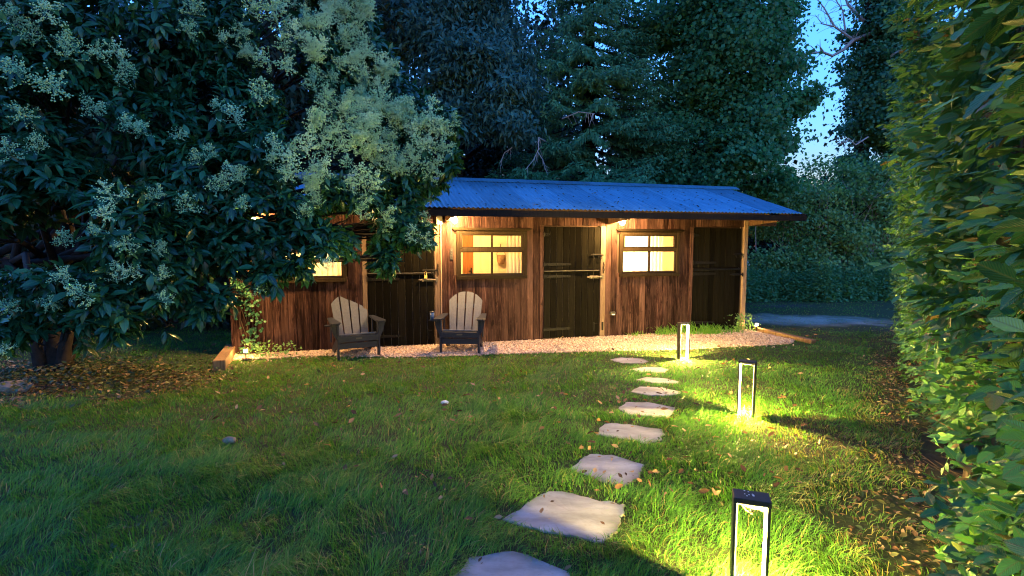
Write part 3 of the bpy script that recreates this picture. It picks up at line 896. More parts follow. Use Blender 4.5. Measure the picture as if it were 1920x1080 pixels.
# ------------------------------------------------------------------ stepping stones
STONES = [
 ([(-0.24, 2.72), (0.0, 2.8), (0.3, 2.6), (0.36, 2.35), (0.2, 2.12), (-0.2, 2.1), (-0.38, 2.4)], 'large bluish stepping stone cut off by the picture edge, nearest of all'),
 ([(-0.05, 3.11), (0.15, 3.4), (0.25, 3.5), (0.43, 3.47), (0.62, 3.36), (0.76, 3.31), (0.69, 3.1), (0.63, 2.98), (0.53, 2.87), (0.32, 2.95), (0.1, 3.03)], 'widest fully visible stepping stone, beside the nearest path light'),
 ([(0.46, 3.86), (0.55, 4.02), (0.66, 4.14), (0.84, 4.12), (1.05, 3.94), (0.99, 3.8), (0.93, 3.68), (0.81, 3.58), (0.64, 3.68)], 'stepping stone with a brown stain in its corner, third from the camera'),
 ([(0.77, 4.6), (0.91, 4.88), (1.14, 4.85), (1.44, 4.72), (1.34, 4.47), (1.2, 4.37), (0.99, 4.49)], 'pointed stepping stone level with the lamp lit grass, fourth from the camera'),
 ([(1.12, 5.32), (1.27, 5.55), (1.51, 5.55), (1.75, 5.37), (1.61, 5.06), (1.48, 5.05), (1.21, 5.14)], 'blue grey stepping stone with a dry leaf on it beside the slim path light'),
 ([(1.4, 5.97), (1.57, 6.17), (1.83, 6.15), (2.0, 5.97), (1.92, 5.82), (1.6, 5.8)], 'stepping stone just beyond the one with the dry leaf'),
 ([(1.59, 6.5), (1.79, 6.63), (2.02, 6.55), (2.13, 6.42), (2.07, 6.3), (1.79, 6.33)], 'thin looking stepping stone, third from the gravel'),
 ([(1.66, 7.06), (1.87, 7.19), (2.12, 7.16), (2.18, 7.03), (2.08, 6.86), (1.8, 6.88)], 'small stepping stone, second from the gravel'),
 ([(1.48, 7.66), (1.69, 7.81), (2.0, 7.73), (2.05, 7.55), (1.92, 7.42), (1.62, 7.46)], 'last stepping stone touching the gravel in front of the stable'),
]
def stone(poly, label):
    P = np.array(poly)
    c = P.mean(0)
    # ragged outline: subdivide each side and jitter
    out = []
    for a, b in zip(P, np.roll(P, -1, 0)):
        for t in (0, 0.25, 0.5, 0.75):
            q = a + (b - a) * t
            bow = 0.004 * math.sin(PI * t)
            q = c + (q - c) * (1 + bow / 0.3) + rng.normal(size=2) * 0.0085
            out.append(q - c)
    n = len(out)
    V, F = [], []
    for sc_, z in ((1.0, -0.03), (1.005, -0.002), (0.992, 0.006), (0.97, 0.0085), (0.5, 0.009)):
        V += [(p[0] * sc_, p[1] * sc_, z + rng.normal() * 0.0006) for p in out]
    for r in range(4):
        for i in range(n):
            j = (i + 1) % n
            F.append((r * n + i, r * n + j, r * n + n + j, r * n + n + i))
    V.append((0, 0, 0.009)); k = len(V) - 1
    for i in range(n): F.append((4 * n + i, 4 * n + (i + 1) % n, k, k))
    m = MB(); m.v = V; m.f = [f if f[2] != f[3] else f[:3] for f in F]
    # wind counter-clockwise
    if np.sum(P[:, 0] * np.roll(P[:, 1], -1) - np.roll(P[:, 0], -1) * P[:, 1]) < 0: m.f = [tuple(reversed(f)) for f in m.f]
    o = m.build('stepping_stone', M_flag)
    a = o.data.attributes.new('var', 'FLOAT', 'POINT')
    a.data.foreach_set('value', np.array([1.0] * (3 * n) + [0.75] * n + [0.0] * n + [0.0], dtype=np.float32))
    o.location = (c[0], c[1], 0)
    tag(o, label, 'stepping stone', 'stepping stones across the lawn')
for p, l in STONES: stone(p, l)

# ------------------------------------------------------------------ Adirondack chairs
def chair(loc, rz, label, cup_label=None):
    """local: front towards -y, origin between the front feet"""
    t = thing('garden_chair', label, 'chair', loc, rz, 'adirondack chairs in front of the stable')
    tilt = math.radians(24)
    R = Matrix.Translation((0, 0.43, 0.2)) @ Matrix.Rotation(-tilt, 4, 'X')
    ws = 0.112
    for k in range(4):
        xc = (k - 1.5) * (ws + 0.012)
        fan = (k - 1.5) * 0.035
        m = MB()
        top = 0.80 - 0.035 * (k - 1.5) ** 2
        def arc(x): return 0.80 - 1.1 * x * x - 3.0 * abs(x) ** 3
        hw0, hw1 = ws / 2 - 0.004, ws / 2 + 0.006
        pts = [(xc - hw0, 0.0), (xc + hw0, 0.0)]
        xt = xc + fan * 0.7
        for q in np.linspace(1, -1, 6): pts.append((xt + q * hw1, arc(xt + q * hw1)))
        m.prism(pts, -0.011, 0.011, R)
        m.build('back_slat', M_slat, t)
    for z, w in ((0.12, 0.5), (0.52, 0.54)):
        m = MB(); m.box(-w / 2, w / 2, 0.012, 0.036, z, z + 0.07, R, c=0.003); m.build('back_rail', M_navy, t)
    # seat slats follow the sloping side rails
    for k in range(5):
        y = -0.005 + k * 0.094; z = 0.375 - k * 0.037
        m = MB(); m.box(-0.275, 0.275, -0.042, 0.042, -0.011, 0.011, Matrix.Translation((0, y + 0.042, z)) @ Matrix.Rotation(-0.37 if k else -0.2, 4, 'X'), c=0.004); m.build('seat_slat', M_slat, t)
    m = MB(); m.box(-0.29, 0.29, -0.045, -0.02, 0.27, 0.362, c=0.004); ap = m.build('apron', M_navy, t)
    m = MB(); m.box(-0.045, 0.045, -0.048, -0.0455, 0.31, 0.332); m.build('badge', M_steel, ap)
    m = MB(); m.box(-0.29, 0.29, -0.022, 0.002, 0.165, 0.255, c=0.004); m.build('apron', M_navy, t)
    for s in (-1, 1):
        x = 0.305 * s
        m = MB(); m.box(x - 0.014, x + 0.014, -0.05, 0.04, 0.0, 0.555, c=0.003); m.build('front_leg', M_navy, t)
        m = MB(); m.prism([(0, 0)] * 0 + [(0.0, 0.30), (0.0, 0.555), (0.085 * s, 0.555), (0.06 * s, 0.42)], -0.012, 0.012, Matrix.Translation((x + 0.015 * s, -0.01, 0))); m.build('arm_bracket', M_navy, t)
        m = MB()
        xa = 0.285 * s
        pts = [(-0.05, 0.385), (0.1, 0.36), (0.64, 0.07), (0.66, 0.0), (0.54, 0.0), (0.40, 0.07), (-0.05, 0.27)]
        m.prism([(p, z) for p, z in pts], -0.012, 0.012, Matrix.Translation((xa, 0, 0)) @ Matrix.Rotation(PI / 2, 4, 'Z')); m.build('side_rail', M_navy, t)
        m = MB(); m.box(x - 0.02 + 0.02 * s, x + 0.0 + 0.02 * s, 0.44, 0.49, 0.2, 0.57, c=0.003); m.build('back_post', M_navy, t)
        m = MB()
        outl = [(-0.055, -0.13), (-0.075, -0.05), (-0.07, 0.1), (-0.03, 0.58), (0.045, 0.6), (0.06, 0.2), (0.07, -0.05), (0.045, -0.13)]
        pts = [(x + 0.03 * s + px * s * -1, py) for px, py in outl]
        n = len(pts)
        v = [(a, b, 0.557 + 0.02 * (b < 0.3) * 0) for a, b in pts] + [(a, b, 0.58) for a, b in pts]
        f = [tuple(range(n)), tuple(reversed(range(n, 2 * n)))] + [(i, n + i, n + (i + 1) % n, (i + 1) % n) for i in range(n)]
        if s > 0: f = [tuple(reversed(q)) for q in f]
        m.add(v, f); m.build('arm', M_navy, t)
    m = MB(); m.lathe([(0.05, 0.535), (0.055, 0.55), (0.05, 0.55)], 14, Matrix.Translation((-0.44, -0.02, 0)))
    m.box(-0.43, -0.36, -0.05, 0.01, 0.528, 0.55); m.build('cup_holder', M_navy, t)
chair((-2.36, 7.78, 0.0), math.radians(28), 'grey and navy adirondack chair turned towards the other, in front of the first door')
chair((-0.83, 8.06, 0.005), math.radians(-3), 'grey and navy adirondack chair facing the lawn below the middle window')
cp = thing('tumbler', 'dark blue tumbler standing in the cup holder of the chair below the middle window', 'cup', (-0.83 - 0.44 * 0.998 , 8.06 - 0.02 + 0.023, 0.545))
b = MB(); b.lathe([(0.03, 0.0), (0.037, 0.13), (0.033, 0.13), (0.027, 0.01)], 14); b.build('body', M_cup, cp, smooth=True)
b = MB(); b.lathe([(0.038, 0.13), (0.038, 0.145), (0.02, 0.15)], 14); b.build('lid', M_black, cp, smooth=True)

# ------------------------------------------------------------------ gravel strip
GX = np.array([-0.6, 0.0, 1.37, 2.5, 3.74, 5.9, 7.47, 9.21, 9.9])
GY = np.array([0.34, 0.36, 0.40, 0.78, 0.98, 1.22, 1.45, 1.46, 0.9])
def gravel_front(s): return np.interp(s, GX, GY) + 0.07 * (vnoise(s, s * 0, 0.5, 3) - 0.5)
def gravel_right(o): return 9.47 - 0.02 * o
def in_gravel(x, y, grow=0.0):
    s, yy = to_local(x, y)
    o = -yy
    return (s > -0.12 - grow) & (s < gravel_right(o) + grow) & (o < gravel_front(s) + grow) & (o > -0.4)
def gravel_bed():
    s = np.linspace(-0.1, 9.46, 80)
    fr = gravel_front(s)
    V, F = [], []
    for a, f in zip(s, fr):
        V += [sw(a, 0.05, 0.004), sw(a, -f, 0.004)]
    for i in range(len(s) - 1): F.append((2 * i, 2 * i + 1, 2 * i + 3, 2 * i + 2))
    return np_mesh('gravel_bed', np.array(V), np.array(F))
M_gbed = plain('gravel_fines', (0.2, 0.155, 0.12), 0.9, 0, 0.4, 40, 0.2, 0.6)
tag(link('gravel_bed', gravel_bed(), M_gbed), 'sandy bed of the gravel strip along the stable', kind='structure')
OCT = np.array([(1, 0, 0), (-1, 0, 0), (0, 1, 0), (0, -1, 0), (0, 0, 1), (0, 0, -1)], float)
OCTF = np.array([(0, 2, 4), (2, 1, 4), (1, 3, 4), (3, 0, 4), (2, 0, 5), (1, 2, 5), (3, 1, 5), (0, 3, 5)])
def pebbles(n):
    s = rng.uniform(-0.1, 9.5, n); u = rng.random(n) ** 0.85
    o = u * (gravel_front(s) + 0.05) - 0.02 + rng.normal(size=n) * 0.012 + (rng.random(n) < 0.03) * np.abs(rng.normal(size=n)) * 0.16
    x, y = SX + COSP * s + SINP * o, SY + SINP * s - COSP * o
    r = rng.uniform(0.008, 0.019, n)
    pos = np.stack([x, y, 0.006 + r * 0.35 + rng.random(n) * 0.012], 1)
    d = rand_dirs(n); up = rand_dirs(n)
    T = OCT * np.array([1.0, 1.35, 0.7])
    V, F, _ = inst(T, OCTF, pos, d, up, r)
    return np_mesh('gravel', V, F, var=np.repeat(rng.random(n), 6))
tag(link('gravel', pebbles(26000), M_gravel), 'pale mixed gravel strip along the front of the stable', kind='stuff')

# ------------------------------------------------------------------ grass
POLYS = [np.array(p) for p, _ in STONES]
def in_poly(x, y, P, k=1.0):
    c = P.mean(0); Q = c + (P - c) * k
    ins = np.zeros(len(x), bool)
    for a, b in zip(Q, np.roll(Q, -1, 0)):
        cond = (a[1] > y) != (b[1] > y)
        with np.errstate(divide='ignore', invalid='ignore'):
            xx = (b[0] - a[0]) * (y - a[1]) / (b[1] - a[1] + 1e-12) + a[0]
        ins ^= cond & (x < xx)
    return ins
HBX, HBH = 0.497, np.array([0.5776, 0.8162])      # foot of the hedge and its direction
HN = np.array([-0.8162, 0.5776])
def hedge_dist(x, y): return (x - HBX) * HN[0] + y * HN[1]
def bare(x, y):
    """0 lush .. 1 bare soil"""
    d = hedge_dist(x, y)
    n = vnoise(x, y, 0.55, 7) * 0.6 + vnoise(x, y, 0.16, 8) * 0.4
    along = x * HBH[0] + y * HBH[1]
    near = np.clip(1.15 - d / (0.6 + 1.15 * np.exp(-((along - 5.2) / 1.7) ** 2)), 0, 1)
    left = np.clip(1.5 - np.sqrt(((x + 6.3) / 2.9) ** 2 + ((y - 6.3) / 1.15) ** 2) * 1.1, 0, 1)
    left2 = np.clip(1.4 - np.sqrt(((x + 8.5) / 3.0) ** 2 + ((y - 7.0) / 3.0) ** 2), 0, 1)
    dry = 0.95 * np.clip(1.7 - np.sqrt(((x - 6.8) / 3.4) ** 2 + ((y - 11.8) / 1.4) ** 2), 0, 1)
    far = np.clip((y - 13.6) / 0.8, 0, 1)
    b = np.maximum.reduce([near, left, left2, dry, far * 0.6])
    return np.clip(b * 1.5 - 0.75 + (n - 0.5) * 1.3 * (b > 0.05), 0, 1)
def grass_points(n, y0, y1, x0=None, x1=None):
    y = rng.uniform(y0, y1, n)
    x = rng.uniform(-1, 1, n) * (1.08 * y + 0.5)
    keep = ~in_gravel(x, y, -0.02)
    s, yy = to_local(x, y)
    keep &= ~((s > -0.05) & (s < 9.5) & (yy > -0.3))
    keep &= hedge_dist(x, y) > 0.0
    keep &= rng.random(n) > bare(x, y)
    for P in POLYS: keep &= ~in_poly(x, y, P, 0.95)
    # thin and tufty: patchier where the noise is low
    keep &= rng.random(n) < 0.45 + 0.75 * vnoise(x, y, 0.28, 21)
    return x[keep], y[keep]
def blades(x, y, hmul, wid, detail):
    n = len(x)
    tall = vnoise(x, y, 0.75, 31) * 0.6 + vnoise(x, y, 0.22, 32) * 0.4
    dist = np.hypot(x, y)
    lush = np.clip(1.25 - (dist - 3) / 9, 0.55, 1.2) * np.where(x > 2.2, 0.85, 1.0)
    near_stone = np.zeros(n, bool)
    for P in POLYS: near_stone |= in_poly(x, y, P, 1.22)
    hgt = (0.042 + 0.09 * np.clip(tall * 1.5 - 0.35, 0, 1)) * lush * rng.uniform(0.55, 1.35, n) * hmul
    hgt[near_stone] *= 0.55
    long = rng.random(n) < 0.02
    hgt[long] *= 1.5
    ang = 2 * PI * (vnoise(x, y, 0.5, 41) * 1.3 + vnoise(x, y, 0.13, 42) * 0.6) + rng.normal(size=n) * 0.75
    bend = np.clip(rng.normal(0.75, 0.3, n) + 0.35 * (tall > 0.55), 0.1, 1.5)
    dx, dy = np.cos(ang), np.sin(ang)
    w = wid * rng.uniform(0.6, 1.3, n)
    side = rng.uniform(0, 2 * PI, n) * 0.25 + ang + PI / 2
    sx, sy = np.cos(side) * w / 2, np.sin(side) * w / 2
    ts = (0, 0.45, 0.8, 1.0) if detail else (0, 0.6, 1.0)
    V = []
    for t in ts:
        hx = hgt * 0.95 * bend * t * t
        hz = hgt * (t - 0.38 * bend * t * t)
        px, py, pz = x + dx * hx, y + dy * hx, hz - 0.004
        wt = (1 - t * 0.55) if t < 1 else 0
        if t < 1:
            V.append(np.stack([px - sx * wt, py - sy * wt, pz], 1)); V.append(np.stack([px + sx * wt, py + sy * wt, pz], 1))
        else: V.append(np.stack([px, py, pz], 1))
    k = len(V)
    V = np.stack(V, 1).reshape(-1, 3)
    tri = [(0, 1, 3), (0, 3, 2), (2, 3, 5), (2, 5, 4), (4, 5, 6)] if detail else [(0, 1, 3), (0, 3, 2), (2, 3, 4)]
    F = (np.array(tri)[None] + (np.arange(n) * k)[:, None, None]).reshape(-1, 3)
    var = np.clip(rng.normal(0.42, 0.2, n) + 0.25 * (vnoise(x, y, 0.9, 51) - 0.5) + 0.3 * (rng.random(n) < 0.05), 0, 0.99)
    var = np.where(rng.random(n) < 0.035, 1.0, var)
    var = np.where((bare(x, y) > 0.15) & (rng.random(n) < 0.35), 0.97, var)
    return V, F, np.repeat(var, k)
def join(parts):
    V, F, A, b = [], [], [], 0
    for v, f, a in parts:
        V.append(v); F.append(f + b); A.append(a); b += len(v)
    return np.concatenate(V), np.concatenate(F), np.concatenate(A)
gp = []
for n, y0, y1, hm, wd, det in ((68000, 1.75, 3.3, 1.0, 0.0042, True), (80000, 3.3, 5.0, 1.0, 0.005, True), (100000, 5.0, 7.2, 1.0, 0.0065, False),
                               (95000, 7.2, 10.2, 0.95, 0.0085, False), (42000, 10.2, 15.5, 0.85, 0.013, False)):
    x, y = grass_points(n, y0, y1)
    gp.append(blades(x, y, hm, wd, det))
V, F, A = join(gp)
tag(link('grass', np_mesh('grass', V, F, var=A, smooth=True), M_grass), 'uneven tufty lawn grass', kind='stuff')

# ------------------------------------------------------------------ leaf templates
def leaf_template(width, stations, droop=0.2, fold=0.12, pleat=0.0, base_gap=0.0, kind='lance'):
    T, UV = [(0, 0, 0)], [(0.5, 0)]
    n = stations
    for i in range(1, n):
        t = i / n
        if kind == 'lance': w = width / 2 * math.sin(PI * t ** 0.85) ** 0.9
        else: w = width / 2 * (math.sin(PI * t ** 0.75)) ** 0.62 * (1 - 0.1 * t)
        z = -droop * t * t
        pz = pleat * (1 if i % 2 else -1)
        ww = w * (1.0 + (0.05 if i % 2 else -0.05) * (pleat > 0))
        T += [(-ww, t + (0.03 if pleat else 0), z + fold * ww * 2 + pz), (0, t, z), (ww, t + (0.03 if pleat else 0), z + fold * ww * 2 + pz)]
        UV += [(0.5 - w / width, t), (0.5, t), (0.5 + w / width, t)]
    T.append((0, 1, -droop)); UV.append((0.5, 1))
    F = [(0, 2, 1), (0, 3, 2)]
    for i in range(n - 2):
        a = 1 + 3 * i
        F += [(a, a + 1, a + 4), (a, a + 4, a + 3), (a + 1, a + 2, a + 5), (a + 1, a + 5, a + 4)]
    a = 1 + 3 * (n - 2); e = len(T) - 1
    F += [(a, a + 1, e), (a + 1, a + 2, e)]
    return np.array(T, float), np.array(F), np.array(UV, float)
DIA = np.array([(0, 0, 0), (-0.5, 0.45, 0.06), (0.5, 0.45, 0.06), (0, 1, -0.08)], float)
DIAF = np.array([(0, 2, 1), (1, 2, 3)])

def leaf_objects(name, pos, fwd, up, scale, idx, meshes, parent):
    r, f, u = frames(fwd[idx], up[idx])
    for i, q in enumerate(idx):
        me = meshes[i % len(meshes)]
        o = bpy.data.objects.new(name, me)
        s = float(scale[q])
        M = Matrix(((r[i, 0] * s, f[i, 0] * s, u[i, 0] * s, pos[q, 0]), (r[i, 1] * s, f[i, 1] * s, u[i, 1] * s, pos[q, 1]),
                    (r[i, 2] * s, f[i, 2] * s, u[i, 2] * s, pos[q, 2]), (0, 0, 0, 1)))
        C.objects.link(o)
        o.parent = parent
        o.matrix_world = M if parent is None else M
        o.matrix_parent_inverse = Matrix.Identity(4)
        o.matrix_basis = parent_inv[parent.name] @ M
parent_inv = {}

CY, CS = math.cos(0.0849), math.sin(0.0849)
def front_leaves(pos, scale, n, cell=26):
    """indices of the n leaves that show largest from the standpoint of the photograph"""
    p = pos - np.array([0, 0, 1.75])
    d = p[:, 1] * CY - p[:, 2] * CS
    v = p[:, 1] * CS + p[:, 2] * CY
    X = 960 + 960 * p[:, 0] / np.maximum(d, 0.05); Y = 540 - 960 * v / np.maximum(d, 0.05)
    ok = (d > 0.3) & (X > 5) & (X < 1915) & (Y > 5) & (Y < 1075)
    key = (np.clip(X, 0, 1919) // cell).astype(int) * 1000 + (np.clip(Y, 0, 1079) // cell).astype(int)
    order = np.argsort(d)
    seen, cnt = np.zeros(len(d), bool), {}
    for i in order:
        if not ok[i]: continue
        c = cnt.get(key[i], 0)
        if c < 2:
            cnt[key[i]] = c + 1
            seen[i] = True
    size = np.where(seen, scale / np.maximum(d, 0.1), 0)
    return np.argsort(-size)[:n]

# ------------------------------------------------------------------ flowering tree on the left
LOBES = np.array([(-2.3, 7.18, 4.61, 0.52), (-2.54, 7.08, 5.25, 0.6), (-1.94, 7.12, 3.96, 0.52), (-1.56, 6.99, 3.37, 0.54), (-1.11, 6.78, 3.15, 0.4), (-0.85, 6.68, 3.3, 0.2), (-1.16, 6.65, 2.76, 0.39), (-0.87, 6.54, 2.81, 0.22), (-1.48, 6.54, 2.54, 0.42), (-1.31, 6.32, 2.0, 0.29), (-1.13, 6.24, 1.87, 0.18), (-1.68, 6.23, 1.93, 0.31), (-1.54, 6.03, 1.58, 0.2), (-2.63, 6.51, 3.83, 0.68), (-2.28, 6.22, 2.94, 0.65), (-1.97, 5.98, 2.29, 0.52), (-2.6, 5.75, 2.5, 0.61), (-2.19, 5.31, 2.0, 0.28), (-1.83, 5.11, 1.77, 0.15), (-2.38, 5.04, 1.78, 0.19), (-2.57, 5.19, 2.06, 0.41), (-2.67, 4.95, 1.69, 0.22), (-2.32, 4.88, 1.46, 0.15), (-1.8, 5.81, 1.92, 0.29), (-3.41, 6.29, 4.25, 0.76), (-3.13, 5.91, 3.12, 0.62), (-3.89, 5.86, 3.97, 0.76), (-3.73, 5.37, 2.72, 0.61), (-3.07, 5.15, 2.27, 0.47), (-3.16, 4.83, 1.74, 0.36), (-2.87, 4.65, 1.16, 0.14), (-3.13, 4.54, 1.41, 0.25), (-3.46, 4.58, 1.84, 0.43), (-3.89, 4.45, 1.56, 0.42), (-4.12, 4.37, 1.29, 0.33), (-3.44, 4.32, 1.29, 0.24), (-4.21, 4.75, 2.13, 0.5), (-4.4, 4.56, 1.79, 0.4), (-4.38, 5.13, 2.99, 0.67), (-4.87, 5.14, 3.5, 0.62), (-4.4, 5.43, 3.96, 0.7), (-4.58, 4.82, 2.63, 0.55), (-4.19, 4.17, 1.04, 0.19), (-2.69, 4.75, 1.25, 0.12), (-3.12, 4.62, 1.02, 0.11), (-4.04, 4.26, 0.94, 0.18), (-3.72, 4.25, 1.01, 0.17), (-3.32, 4.3, 1.09, 0.15), (-2.07, 4.98, 1.56, 0.13)])
